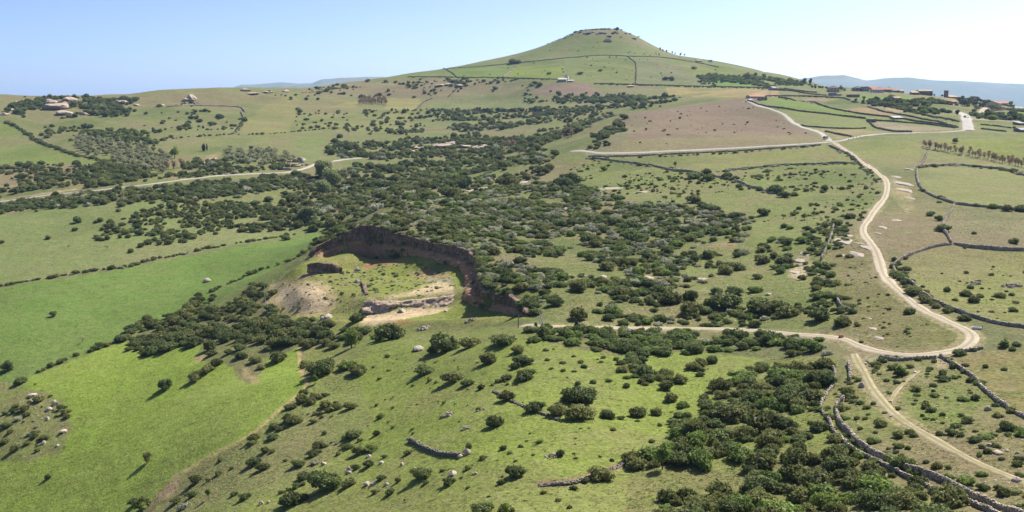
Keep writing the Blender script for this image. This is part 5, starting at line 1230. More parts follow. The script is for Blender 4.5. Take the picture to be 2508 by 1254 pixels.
for i, (kv, o) in enumerate(srcs): keyidx.setdefault(kv[0], []).append(i)
for k in ('dark', 'brown', 'green', 'grey'):
    if k not in keyidx: keyidx[k] = keyidx['dark']
rp = np.array([int(RNG.choice(keyidx[SH[i][4]])) for i in rest])
rs = np.array([(SH[i][2] * RNG.uniform(0.85, 1.2), SH[i][2] * RNG.uniform(0.7, 1.2), SH[i][2] * SH[i][3]) for i in rest])
gn_scatter('scrub', np.column_stack([SHA[rest, :2], SHZ[rest] - 0.05]), rs, RNG.uniform(0, 6.28, len(rest)), rp, [o for kv, o in srcs], 'low evergreen scrub dotted over the hillsides and valley')

# ------------------------------------------------------------------ trees
def trunk_mesh(name, h, r, limbs, seed, m=M_BARK, spread=0.5, top=None):
    q = random.Random(seed); mb = MB(); lean = (q.uniform(-.04, .04), q.uniform(-.04, .04))
    p1 = (lean[0] * h, lean[1] * h, h); mb.tube((0, 0, -0.05), p1, r, r * 0.65, 7)
    for i in range(limbs):
        a = 6.283 * i / limbs + q.uniform(-.4, .4); e = (p1[0] + math.cos(a) * spread * q.uniform(.6, 1), p1[1] + math.sin(a) * spread * q.uniform(.6, 1), (top or h * 1.6) * q.uniform(.8, 1.05))
        z0 = h * q.uniform(.7, 1.0); s_ = (lean[0] * z0, lean[1] * z0, z0); mb.tube(s_, e, r * 0.5, r * 0.12, 5)
        for j in range(2):
            f = q.uniform(.4, .8); b = tuple(s_[k] * (1 - f) + e[k] * f for k in range(3)); a2 = a + q.uniform(-1, 1)
            mb.tube(b, (b[0] + math.cos(a2) * spread * .4, b[1] + math.sin(a2) * spread * .4, b[2] + q.uniform(.05, .2)), r * 0.22, r * 0.06, 4)
    return mb.mesh(name, m)
def tree_lobes(seed, zc, rx, rz, n, s0, s1):
    q = np.random.default_rng(seed); L = [(0, 0, zc, rx * .6, rx * .6, rz * .7)]
    for i in range(n):
        d = q.normal(size=3); d /= np.linalg.norm(d); s = q.uniform(s0, s1)
        L.append((d[0] * rx * .65, d[1] * rx * .65, zc + d[2] * rz * .65, s, s, s * .85))
    return L
# every kind is one unit high
TREE = {}
def kind(k, variants): TREE[k] = variants
kind('small_tree', [(trunk_mesh('trunk', .35, .045, 5, 1 + i, spread=.25, top=.75), leaf_cloud('crown', tree_lobes(11 + i, .46, .46, .46, 9, .18, .28), 1200, .035, MF[c], 11 + i, up=-1, core=.6)) for i, c in enumerate(('brown', 'dark', 'green'))])
kind('fresh_tree', [(trunk_mesh('trunk', .35, .04, 5, 31 + i, spread=.25, top=.8), leaf_cloud('crown', tree_lobes(41 + i, .58, .34, .40, 9, .12, .20), 700, .04, MF['fresh'], 41 + i, up=-1, core=.45)) for i in range(2)])
kind('olive_tree', [(trunk_mesh('trunk', .35, .07, 5, 51 + i, spread=.3, top=.75), leaf_cloud('crown', tree_lobes(61 + i, .58, .62, .38, 9, .20, .32), 500, .055, MF['olive'], 61 + i, up=-1, core=.6)) for i in range(3)])
kind('poplar', [(trunk_mesh('trunk', .25, .03, 6, 71 + i, spread=.25, top=.8), leaf_cloud('crown', tree_lobes(81 + i, .52, .42, .46, 16, .13, .22), 2200, .030, MF['poplar'], 81 + i, up=-1, core=.55)) for i in range(2)])
kind('cypress', [(trunk_mesh('trunk', .12, .03, 2, 91, spread=.05, top=.4), leaf_cloud('crown', [(0, 0, .14 + .11 * i, .17 * (1 - abs(i - 2.4) / 9) * (1 if i < 6 else .6), .17 * (1 - abs(i - 2.4) / 9), .13) for i in range(7)], 700, .03, MF['pine'], 93, up=-1, core=.8))])
kind('conifer', [(trunk_mesh('trunk', .3, .035, 4, 101 + i, spread=.15, top=.6), leaf_cloud('crown', tree_lobes(111 + i, .60, .36, .40, 9, .13, .24), 800, .036, MF['pine'], 111 + i, up=-1, core=.65)) for i in range(3)])
kind('bare_tree', [(trunk_mesh('trunk', .45, .025, 7, 121 + i, spread=.2, top=.9), leaf_cloud('crown', tree_lobes(131 + i, .62, .24, .38, 10, .10, .16), 520, .035, MF['bare'], 131 + i, up=-1, core=0, thin=.35)) for i in range(3)])
kind('thorn_tree', [(trunk_mesh('trunk', .4, .035, 7, 141, spread=.4, top=.8), leaf_cloud('crown', tree_lobes(151, .66, .45, .26, 8, .10, .2), 220, .035, MF['bare'], 151, up=-1, core=0, thin=.4))])
def tree(k, px, py, hpx, label, cat='tree', group=None, wide=1.0, xy=None, hm=None):
    if xy is None: x, y = hit(px, py)
    else: x, y = xy
    z = float(ground(x, y)) + CZ; h = hm or mpx(hpx, y)
    tr, cr = random.choice(TREE[k])
    t = obj(k, None, None, (x, y, z), (0, 0, random.uniform(0, 6.28)), (h * wide, h * wide * random.uniform(.9, 1.1), h)); t.empty_display_size = 0.3
    tag(t, label, cat, group)
    obj('trunk', tr, t); obj('crown', cr, t)
    return t
for a in [
 ('small_tree', 130, 775, 17, 'lone round tree in the long bright green field', 1.1), ('small_tree', 18, 907, 30, 'lone tree at the left edge with a dark shadow', 1.1),
 ('thorn_tree', 203, 840, 18, 'thin bare tree in the long bright green field', 1), ('small_tree', 405, 955, 36, 'bushy small tree in the middle of the left foreground field', .95),
 ('small_tree', 362, 1132, 30, 'small tree low in the left foreground field', .95), ('thorn_tree', 168, 610, 12, 'left thorn tree in the grey green pasture', 1), ('thorn_tree', 262, 612, 14, 'pale leafless thorn tree in the grey green pasture', 1),
 ('small_tree', 861, 852, 52, 'tall rounded tree left of the big dark bushes', .85), ('fresh_tree', 1622, 1150, 76, 'bright yellow green tree in the lower right thicket', .6),
 ('fresh_tree', 772, 940, 26, 'light green sapling beside the bare earth path', .8), ('fresh_tree', 510, 1222, 26, 'light green sapling on the lower foreground slope', .8),
 ('fresh_tree', 1240, 1270, 40, 'light green tree at the bottom edge', .9), ('fresh_tree', 350, 1262, 34, 'light green tree among brown bushes at the bottom left', .9),
 ('small_tree', 1740, 634, 22, 'thin young tree by the grey shrubs of the plateau', .7), ('fresh_tree', 1970, 538, 18, 'left one of two small trees on the plateau pasture', 1), ('fresh_tree', 1993, 528, 14, 'right one of two small trees on the plateau pasture', 1),
 ('fresh_tree', 1906, 443, 15, 'small tree alone on the upper plateau pasture', 1), ('fresh_tree', 1654, 410, 15, 'sapling by the plateau wall', 1), ('fresh_tree', 1563, 462, 13, 'sapling behind the plateau scrub', 1), ('thorn_tree', 1682, 462, 13, 'bare sapling right of the plateau scrub', 1),
 ('fresh_tree', 1836, 793, 24, 'young tree on the grass above the level track', .8), ('fresh_tree', 2206, 920, 30, 'round green bushy tree below the bend', 1.1), ('fresh_tree', 2459, 852, 26, 'leafy small tree at the right edge near the bend', 1.1),
 ('small_tree', 1313, 802, 16, 'small dark tree beside the level track', .6), ('cypress', 1412, 812, 34, 'dark upright juniper standing in the scrub band', 1.0),
 ('poplar', 795, 440, 56, 'big grey green poplar beside the left road', 1.05), ('poplar', 815, 462, 58, 'second grey green poplar just below the big one', .9), ('poplar', 790, 478, 42, 'third grey green poplar lower in the stream bed', 1), ('poplar', 758, 545, 46, 'pale poplar thicket lower down the stream bed', 1.2), ('poplar', 728, 550, 30, 'small pale poplar left of the stream bed thicket', 1.2),
 ('fresh_tree', 428, 388, 32, 'light green tree below the olive grove', 1.0), ('thorn_tree', 805, 492, 24, 'bare branched tree below the poplars', .8),
 ('cypress', 499, 370, 20, 'broad left one of two dark cypresses', 1.3), ('cypress', 507, 370, 21, 'slim right one of two dark cypresses', .5),
 ('conifer', 1512, 78, 12, 'dark tree standing on the flat hill top', 1.0), ('conifer', 1617, 124, 8, 'topmost conifer of the row on the hill ridge', .7),
 ('fresh_tree', 2060, 224, 16, 'light green tree beside the salmon house', .9), ('conifer', 2167, 266, 12, 'single tree in the tan strip below the village', 1.0), ('conifer', 2345, 283, 14, 'dark round tree left of the village road', 1.2), ('fresh_tree', 2484, 321, 12, 'small tree among the far right plots', 1),
 ('poplar', 2340, 350, 14, 'grey green tree by the row of bare trees', 1.3), ('fresh_tree', 2476, 262, 14, 'light tree between the last houses', 1.2),
 ]: tree(*a[:4], a[4], wide=a[5])
def ordl(j, n, what): return what + (', leftmost of its row' if j == 0 else ', rightmost of its row' if j == n - 1 else '')
def row(k, pix, step, hpx, label, group, jit_=0.2, wide=1.0, cat='tree'):
    g = line_xy(pix, step)
    for x, y in g:
        x += RNG.normal(0, step * jit_); y += RNG.normal(0, step * jit_)
        tree(k, 0, 0, 0, label, cat, group, wide, (x, y), mpx(hpx, y) * RNG.uniform(.8, 1.15))
def grove(k, pp, step, hm, label, group, keep=0.85, wide=1.0, jit_=0.15, ang=0.3):
    P = poly_xy(pp); c, s_ = math.cos(ang), math.sin(ang); lo, hi = P.min(0), P.max(0); cc = (lo + hi) / 2; R_ = np.hypot(*(hi - lo)) / 2; n = int(R_ / step) + 1
    for i in range(-n, n + 1):
        for j in range(-n, n + 1):
            x = cc[0] + (i * c - j * s_) * step + RNG.normal(0, step * jit_); y = cc[1] + (i * s_ + j * c) * step + RNG.normal(0, step * jit_)
            if inside(P, np.array([x]), np.array([y]))[0] and RNG.random() < keep:
                tree(k, 0, 0, 0, label, 'tree', group, wide, (x, y), hm * RNG.uniform(.8, 1.2))
grove('olive_tree', "185,338 300,345 345,362 425,382 400,425 330,412 250,388 190,372", 6.2, 3.4, 'grey green olive tree of the large grove on the left hillside', 'olive trees of the large grove', .85, 1.05, .36)
grove('olive_tree', "555,362 700,372 722,396 650,408 545,398", 7.5, 3.4, 'grey green olive tree of the smaller grove above the left road', 'olive trees of the smaller grove', .85, 1.05, .36)
grove('fresh_tree', "225,332 330,330 390,352 370,368 320,350", 11, 3.2, 'light green young tree above the olive grove', 'young trees above the olive grove', .6)
grove('bare_tree', "880,256 948,257 944,244 884,243", 5.0, 5.6, 'brown leafless tree of the rectangular plantation', 'trees of the brown plantation', .9, 1.1)
row('bare_tree', "2266,362 2300,368 2350,378 2400,388 2450,398 2508,410 2540,417", 2.1, 19, 'brownish bare tree in the row across the right fields', 'bare trees of the right hand row', .25, 1.0)
row('bare_tree', "2262,358 2300,364 2350,374 2420,388 2500,402", 4.5, 19, 'brownish bare tree in the row across the right fields', 'bare trees of the right hand row', .25, 1.0)
row('conifer', "1625,127 1640,131 1652,134 1664,136 1676,138", 6.0, 7, 'dark conifer of the row below the topmost one on the hill ridge', 'conifers on the hill ridge', .3, .8)
row('conifer', "1966,208 1972,207 1980,208 1987,209", 5.0, 16, 'tall dark eucalyptus at the right end of the hill', 'eucalyptus clump at the hill end', .3, .7)
row('conifer', "2090,250 2110,252 2130,255 2150,258 2175,262 2200,266 2220,270", 7.0, 10, 'dark tree of the belt below the village', 'tree belt below the village', .35, 1.1)
row('conifer', "2110,247 2140,249 2165,252 2185,254 2200,258", 8.0, 13, 'taller dark tree of the belt below the village', 'tree belt below the village', .35, 1.0)
grove('conifer', "2355,246 2420,250 2425,262 2370,264 2345,258", 9.0, 5.2, 'dark pine crowding the gardens at the right of the village', 'pines of the village gardens', .7, 1.2, .4)
row('conifer', "2003,216 2014,218 2024,219 2085,222 2098,221 2110,223 2125,225 2215,228 2225,229 2300,232 2312,232", 9.0, 7, 'small dark tree between the village houses', 'garden trees between village houses', .5, 1.3)
row('bare_tree', "1235,362 1250,364 1262,360", 5.0, 22, 'reddish bare tree in the central valley', 'bare trees in the central valley', .4, 1.2)
row('bare_tree', "1370,338 1385,336 1400,335", 6.0, 18, 'reddish bare tree behind the mauve hillside edge', 'bare trees behind the mauve hillside', .4, 1.3)
row('bare_tree', "395,415 415,418 430,412 445,410", 5.0, 22, 'reddish bare tree below the olive grove', 'bare trees below the olive grove', .4, 1.2)
row('conifer', "1168,274 1190,276 1215,276 1240,275 1265,275 1290,274 1325,275", 5.0, 11, 'dark plantation tree in the line across the valley', 'dark plantation line', .3, .9)

# ------------------------------------------------------------------ tufts and loose stones: too many to count
def tuft_mesh(name, m, seed, n=14, h=1.0):
    r = np.random.default_rng(seed); V = []; Fq = []
    for i in range(n):
        a = r.uniform(0, 6.28); q = r.uniform(0, .45); l = r.uniform(.3, .8); b = np.array([math.cos(a) * q, math.sin(a) * q, 0]); t = b + np.array([math.cos(a) * l * .7, math.sin(a) * l * .7, h * r.uniform(.35, .8)])
        s = np.array([-math.sin(a), math.cos(a), 0]) * r.uniform(.12, .25); k = len(V)
        V += [b - s, b + s, t + s * .6, t - s * .6]; Fq.append((k, k + 1, k + 2, k + 3))
    return mesh_np(name, V, Fq, m, {'tint': ('FLOAT', np.repeat(r.uniform(.1, .9, n), 4).astype(np.float32))})
TUFT_ZONES = [("755,950 860,880 1000,845 1300,832 1500,870 1880,880 1700,1020 1540,1180 1530,1300 330,1300 440,1165 620,1065", 9000, .12, .34, .2),
 ("755,955 850,890 885,960 915,1050 830,1100 560,1270 370,1290 440,1170 620,1068", 2600, .12, .38, .5),
 ("2085,880 2300,880 2600,1060 2600,1300 2480,1280 2200,1150 2060,1050", 5500, .1, .36, .45), ("1540,1180 1700,1020 1885,880 2050,870 2060,1050 2350,1260 1530,1320", 5000, .15, .42, .3),
 ("1300,735 1500,722 1700,600 2040,600 2060,790 1320,797", 5000, .15, .45, .45), ("1285,420 1460,392 2100,402 2160,460 2050,570 1830,530 1480,475", 4000, .2, .55, .4),
 ("-60,550 330,495 740,512 830,560 560,603 250,662 -60,715", 3500, .2, .55, .25), ("-60,950 90,918 330,838 700,900 740,950 440,1160 300,1300 -60,1300", 5500, .1, .34, .05), ("-60,735 250,668 700,590 640,680 430,780 -60,960", 2000, .15, .45, .05),
 ("2060,560 2110,570 2160,690 2340,810 2340,850 2100,840 2040,700", 2600, .15, .45, .5), ("2195,655 2300,606 2600,620 2600,815 2400,775", 3000, .15, .4, .4), ("2335,503 2600,523 2600,618 2330,594", 1600, .15, .5, .6),
 ("760,690 900,640 1100,650 1110,740 900,760 800,790 660,750", 1400, .12, .4, .4), ("885,552 960,500 1240,452 1480,479 1830,534 1700,640 1500,722 1235,712 1172,640", 4500, .25, .7, .7)]
tp = []; ts = []; tk = []
for pp, n, s0, s1, dry in TUFT_ZONES:
    P = poly_xy(pp); lo, hi = P.min(0), P.max(0); C = RNG.uniform(lo, hi, (n * 3, 2)); C = C[inside(P, C[:, 0], C[:, 1])]
    C = C[fbm(C[:, 0] / 7, C[:, 1] / 7, 91, 3) > RNG.uniform(.35, .6, len(C))][:n]
    s = s0 + (s1 - s0) * RNG.random(len(C)) ** 2; tp.append(C); ts.append(s); tk.append((RNG.random(len(C)) < dry).astype(int) * 2 + RNG.integers(0, 2, len(C)))
tp = np.concatenate(tp); ts = np.concatenate(ts); tk = np.concatenate(tk)
far = np.array([np.min(np.hypot(road_pts[::3, 0] - x, road_pts[::3, 1] - y) - road_w[::3]) > 0.3 for x, y in tp]); tp, ts, tk = tp[far], ts[far] * .75, tk[far]
q0 = hit(1254, 1200)
tsrc = []
for i, (nm, m) in enumerate((('grass_tuft', MF['tuft']), ('grass_tuft', MF['tuft']), ('dry_tuft', MF['dryt']), ('dry_tuft', MF['dryt']))):
    x, y = hit(1100 + 60 * i, 1150 - 12 * i)
    o = obj(nm, tuft_mesh(nm, m, 200 + i), None, (x, y, float(ground(x, y)) + CZ), (0, 0, i), (.3, .3, .3))
    tag(o, ('small green grass tuft in the foreground pasture' if i < 2 else 'small dry grass tuft in the foreground pasture'), 'grass tuft', 'grass tufts in the foreground'); tsrc.append(o)
gn_scatter('grass', np.column_stack([tp, ground(tp[:, 0], tp[:, 1]) + CZ - .02]), np.column_stack([ts * 1.2, ts * 1.2, ts * .6]), RNG.uniform(0, 6.28, len(tp)), tk, tsrc, 'rough grass tufts and dry stalks over the pastures')
STONE_ZONES = [("2085,880 2300,880 2600,1060 2600,1300 2480,1280 2200,1150 2060,1050", 420, .08, .35), ("1300,735 1500,722 1700,600 2040,600 2060,790 1320,797", 520, .1, .45), ("755,950 860,880 1300,850 1700,880 1540,1180 1530,1300 700,1300", 240, .07, .26),
 ("-40,945 150,988 165,1050 100,1105 -40,1110", 50, .12, .4), ("2100,450 2240,420 2320,500 2300,600 2190,640 2130,560", 260, .1, .5), ("2040,560 2120,580 2150,650 2090,830 2130,850 2040,700", 260, .1, .4), ("760,690 900,640 900,760 800,790", 130, .12, .5), ("2195,655 2300,606 2600,620 2600,815 2400,775", 160, .08, .3),
 ("-60,404 250,407 330,430 220,460 -60,486", 160, .2, .6), ("1380,385 1460,392 1700,500 1480,475", 120, .15, .6), ("885,552 1240,452 1480,479 1700,600 1500,722 1235,712", 160, .15, .5)]
sp = []; ss_ = []
for pp, n, s0, s1 in STONE_ZONES:
    P = poly_xy(pp); lo, hi = P.min(0), P.max(0); C = RNG.uniform(lo, hi, (n * 5, 2)); C = C[inside(P, C[:, 0], C[:, 1])]
    C = C[fbm(C[:, 0] / 9, C[:, 1] / 9, 63, 3) > RNG.uniform(.4, .62, len(C))][:n]; sp.append(C); ss_.append(s0 + (s1 - s0) * RNG.random(len(C)) ** 2.5)
sp = np.concatenate(sp); ss_ = np.concatenate(ss_)
x, y = hit(1016, 1145)
o = tag(obj('loose_stone', PEB, None, (x, y, float(ground(x, y)) + CZ), (0, 0, 1), (.3, .25, .2)), 'small loose stone in the middle of the foreground pasture', 'stone')
gn_scatter('loose_stones', np.column_stack([sp, ground(sp[:, 0], sp[:, 1]) + CZ]), np.column_stack([ss_, ss_ * .8, ss_ * .55]), RNG.uniform(0, 6.28, len(sp)), np.zeros(len(sp), int), [o], 'small loose stones strewn over the rough ground')
# ------------------------------------------------------------------ buildings
def house(px, py, w, h, dep, wm, rm, style, yaw, label, wins=3, floors=1, cat='house', name='house', door=True, chimney=False, frac=0.55, gm=None):
    p = P3(px, py); W = mpx(w, p.y); H = mpx(h, p.y); D = dep
    t = obj(name, None, None, (p.x, p.y + D * 0.25, p.z), (0, 0, yaw)); t.empty_display_size = 1; tag(t, label, cat)
    he = H if style == 'flat' else H * frac + 0.001
    mb = MB().box(-W / 2, W / 2, -D / 2, D / 2, -1.5, he)
    if style == 'gable': mb.poly([(-W / 2, -D / 2, he), (-W / 2, D / 2, he), (-W / 2, 0, H - .12), (W / 2, -D / 2, he), (W / 2, D / 2, he), (W / 2, 0, H - .12)], [(0, 2, 1), (3, 4, 5)])
    if style == 'shed': mb.poly([(-W / 2, -D / 2, he), (W / 2, -D / 2, he), (W / 2, D / 2, H - .1), (-W / 2, D / 2, H - .1), (-W / 2, D / 2, he), (W / 2, D / 2, he)], [(0, 3, 4), (1, 5, 2), (4, 3, 2, 5)])
    mb.build('wall', wm, t)
    o = 0.35; r = MB(); k = .16
    if style == 'gable':
        e = (H - he) / (D / 2) * o
        for s in (-1, 1):
            a = [(-W / 2 - o, s * (D / 2 + o), he - e), (W / 2 + o, s * (D / 2 + o), he - e), (W / 2 + o, 0, H), (-W / 2 - o, 0, H)]
            b = [(x, y, z + k) for x, y, z in a]
            r.poly(a + b, [(0, 1, 2, 3), (4, 5, 6, 7), (0, 1, 5, 4), (1, 2, 6, 5), (2, 3, 7, 6), (3, 0, 4, 7)])
    elif style == 'hip':
        q = min(W, D) * .42; a = [(-W / 2 - o, -D / 2 - o, he), (W / 2 + o, -D / 2 - o, he), (W / 2 + o, D / 2 + o, he), (-W / 2 - o, D / 2 + o, he), (-W / 2 + q, 0, H), (W / 2 - q, 0, H)]
        a += [(x, y, z - k) for x, y, z in a[:4]]
        r.poly(a, [(0, 1, 5, 4), (1, 2, 5), (2, 3, 4, 5), (3, 0, 4), (6, 9, 8, 7), (0, 6, 7, 1), (1, 7, 8, 2), (2, 8, 9, 3), (3, 9, 6, 0)])
    elif style == 'shed':
        a = [(-W / 2 - o, -D / 2 - o, he - .1), (W / 2 + o, -D / 2 - o, he - .1), (W / 2 + o, D / 2 + o, H), (-W / 2 - o, D / 2 + o, H)]; b = [(x, y, z + k) for x, y, z in a]
        r.poly(a + b, [(3, 2, 1, 0), (4, 5, 6, 7), (0, 1, 5, 4), (1, 2, 6, 5), (2, 3, 7, 6), (3, 0, 4, 7)])
    else:
        r.box(-W / 2 - .15, W / 2 + .15, -D / 2 - .15, D / 2 + .15, he + .002, he + .22)
    ro = r.build('roof', rm, t)
    if chimney: MB().box(W * .2, W * .2 + .7, -.35, .35, H - .6, H + .9).build('chimney', wm, ro)
    wh = min(1.3, he / floors * .45); ww = min(1.1, W / (wins * 2 + 1))
    for f in range(floors):
        z0 = he / floors * f + he / floors * .38
        for i in range(wins):
            x = -W / 2 + W * (i + .5) / wins
            if door and f == 0 and i == wins // 2:
                d = MB().box(x - .5, x + .5, -D / 2 - .05, -D / 2 + .1, 0.02, min(2.1, he * .8)).build('door', M_WOOD, t); continue
            wd = MB().box(x - ww / 2 - .1, x + ww / 2 + .1, -D / 2 - .06, -D / 2 + .1, z0 - .1, z0 + wh + .1).build('window', gm or M_SLAB, t)
            MB().box(x - ww / 2, x + ww / 2, -D / 2 - .09, -D / 2 - .055, z0, z0 + wh).build('pane', M_GLASS, wd)
    if wins > 1:
        wd = MB().box(-W / 2 - .06, -W / 2 + .1, -.6, .6, he * .4, he * .4 + wh).build('window', gm or M_SLAB, t)
        MB().box(-W / 2 - .09, -W / 2 - .055, -.5, .5, he * .4 + .1, he * .4 + wh - .1).build('pane', M_GLASS, wd)
    return t
house(1849, 241, 33, 8, 9, M_SALMON, M_RED, 'gable', .25, 'long barn with terracotta roof at the top of the mauve hillside', 4, cat='barn', name='barn')
house(1868, 245, 17, 7, 6, M_TANW, M_SLAB, 'flat', .25, 'pale flat roofed annex beside the terracotta roofed barn', 2, cat='shed', name='shed')
house(1378, 199, 20, 8, 9, M_GREYW, M_SLAB, 'shed', -.15, 'dark grey farmhouse at the left foot of the conical hill', 3, name='farmhouse')
house(1388, 195, 8, 9, 6, M_WHITE, M_SLAB, 'flat', -.15, 'small white block behind the dark grey farmhouse', 1, door=False)
house(1398, 200, 13, 4, 5, M_GREYW, M_SLAB, 'shed', -.15, 'low grey outbuilding right of the dark farmhouse', 1, cat='shed', name='shed')
house(1712, 151, 13, 4, 6, M_TANW, M_TANR, 'gable', .1, 'low tan house on the right ridge of the conical hill', 2)
house(1740, 152, 8, 5, 5, M_WHITE, M_SLAB, 'flat', .1, 'tiny white house on the right ridge of the conical hill', 1)
house(1893, 220, 11, 8, 7, M_GREYW, M_GREYW, 'gable', .4, 'grey gabled hut at the right foot of the conical hill', 1, cat='hut', name='hut')
house(1545, 213, 14, 4, 5, M_DARKW, M_TANR, 'shed', 0, 'ruined dark hut below the conical hill', 1, cat='hut', name='hut')
house(302, 388, 9, 6, 4, M_WHITE, M_TANR, 'gable', .2, 'tiny white hut among the olive trees', 1, cat='hut', name='hut')
house(1488, 102, 18, 7, 6, M_DARKW, M_BROWNR, 'hip', 0, 'dark pyramid roofed hut high on the conical hill', 1, frac=.25, cat='hut', name='hut')
# village
house(2042, 225, 23, 15, 9, M_SALMON, M_BROWNR, 'hip', .1, 'salmon house with a brown hipped roof at the left of the village', 3, 2, frac=.6)
house(2068, 223, 6, 7, 4, M_WHITE, M_SLAB, 'flat', 0, 'white narrow shed right of the salmon house', 1, cat='shed', name='shed')
house(2102, 223, 21, 12, 9, M_GREYW, M_BROWNR, 'hip', .2, 'grey house with dark brown roof among village trees', 3, 2, frac=.6)
house(2120, 224, 13, 11, 8, M_GREYW, M_SLAB, 'flat', .1, 'pale grey flat roofed house in the village', 2, 2)
house(2133, 219, 18, 8, 9, M_WHITE, M_RED, 'gable', .1, 'white house with red roof standing behind the row', 3, 1)
house(2150, 226, 28, 11, 9, M_WHITE, M_RED, 'gable', -.05, 'long white house with terracotta roof in the village row', 5, 1, chimney=True)
house(2175, 225, 19, 10, 9, M_SALMON, M_RED, 'gable', .1, 'salmon house with terracotta roof right of the long white one', 3, 1, chimney=True)
house(2191, 226, 17, 7, 8, M_TANW, M_RED, 'gable', -.1, 'low tan house with red roof in the village row', 3, 1)
house(2206, 226, 12, 8, 7, M_CREAM, M_TANR, 'gable', .15, 'small cream house at the right end of the village row', 2, 1)
house(2266, 232, 32, 13, 12, M_DARKW, M_TANR, 'gable', -.1, 'long dark stone church with a tan roof', 4, 1, frac=.75, cat='church', name='church')
house(2241, 232, 16, 9, 9, M_DARKW, M_TANR, 'shed', -.1, 'dark stone wing left of the church', 2, 1, cat='building', name='church_wing')
house(2333, 238, 26, 7, 10, M_DARKW, M_TANR, 'shed', .3, 'low ruined dark building right of the bell tower', 2, 1, frac=.4, cat='building', name='ruin')
house(2331, 253, 22, 7, 8, M_TANW, M_RED, 'gable', .1, 'red roofed house half hidden in trees under the ruin', 2, 1)
house(2378, 246, 16, 8, 8, M_SALMON, M_TANR, 'gable', .1, 'brownish house behind the dark pines', 2, 1)
house(2195, 249, 17, 12, 8, M_MAUVEW, M_TANR, 'gable', .2, 'mauve house in the tree belt below the village', 2, 2, frac=.75)
house(2221, 250, 13, 5, 6, M_WHITE, M_SLAB, 'flat', .1, 'low white shed right of the mauve house', 2, 1, cat='shed', name='shed')
house(2040, 234, 13, 6, 7, M_GREYW, M_SLAB, 'flat', .2, 'blue grey barn below the salmon house', 1, 1, cat='barn', name='barn')
house(2053, 234, 12, 5, 6, M_DARKW, M_BROWNR, 'shed', .2, 'dark lean-to right of the blue grey barn', 1, 1, cat='shed', name='shed')
house(2090, 237, 26, 5, 6, M_DARKW, M_SLAB, 'flat', .1, 'long low stone barn in the middle of the village fields', 3, 1, cat='barn', name='barn')
house(2101, 237, 7, 5, 5, M_CREAM, M_SLAB, 'flat', .1, 'small cream block at the end of the long low barn', 1, 1, cat='shed', name='shed')
house(2437, 266, 27, 18, 11, M_CREAM, M_RED, 'gable', .9, 'tall cream house with terracotta roof right of the pines', 3, 2, frac=.7)
house(2457, 257, 22, 10, 9, M_SALMON, M_RED, 'gable', .2, 'salmon house with red roof behind the tall cream one', 3, 1)
house(2476, 255, 14, 9, 8, M_TANW, M_RED, 'hip', .1, 'tan house with orange red roof near the right edge', 2, 1)
house(2495, 270, 20, 8, 8, M_GREYW, M_GREYW, 'gable', .1, 'grey roofed house at the right edge', 2, 1)
house(2198, 292, 22, 7, 6, M_GREYW, M_SLAB, 'shed', .15, 'grey field hut in the middle of the walled strips', 2, 1, cat='hut', name='hut')
house(2136, 299, 16, 7, 5, M_DARKW, M_SLAB, 'flat', .15, 'dark stone hut at the corner of the stony plot', 1, 1, cat='hut', name='hut')
house(2499, 306, 16, 8, 7, M_DARKW, M_GREYW, 'shed', .2, 'dark stone shed at the right edge below the village', 1, 1, cat='shed', name='shed')
house(2502, 323, 16, 9, 7, M_DARKW, M_GREYW, 'gable', .2, 'rough stone house at the right edge beside the lower plots', 1, 1)
house(2402, 262, 18, 4, 5, M_WHITE, M_SLAB, 'flat', .05, 'low white garden building left of the tall cream house', 2, 1, cat='shed', name='shed')
def bell_tower():
    p = P3(2317, 234); W = mpx(7.5, p.y); H = mpx(16, p.y)
    t = obj('bell_tower', None, None, p, (0, 0, .2)); tag(t, 'square dark stone bell tower standing above the village', 'tower')
    MB().box(-W / 2, W / 2, -W / 2, W / 2, -1.5, H).build('wall', M_DARKW, t)
    MB().box(-W / 2 - .15, W / 2 + .15, -W / 2 - .15, W / 2 + .15, H + .002, H + .3).box(-W / 2, W / 2, -W / 2, W / 2, H + .303, H + .6, .7).build('roof', M_TANR, t)
    for s in (-1, 1): MB().box(s * W * .2 - .35, s * W * .2 + .35, -W / 2 - .05, -W / 2 + .1, H * .72, H * .9).build('window', M_GLASS, t)
    MB().box(-W / 2 - .08, W / 2 + .08, -W / 2 - .08, W / 2 + .08, H * .62, H * .66).build('cornice', M_TANW, t)
bell_tower()

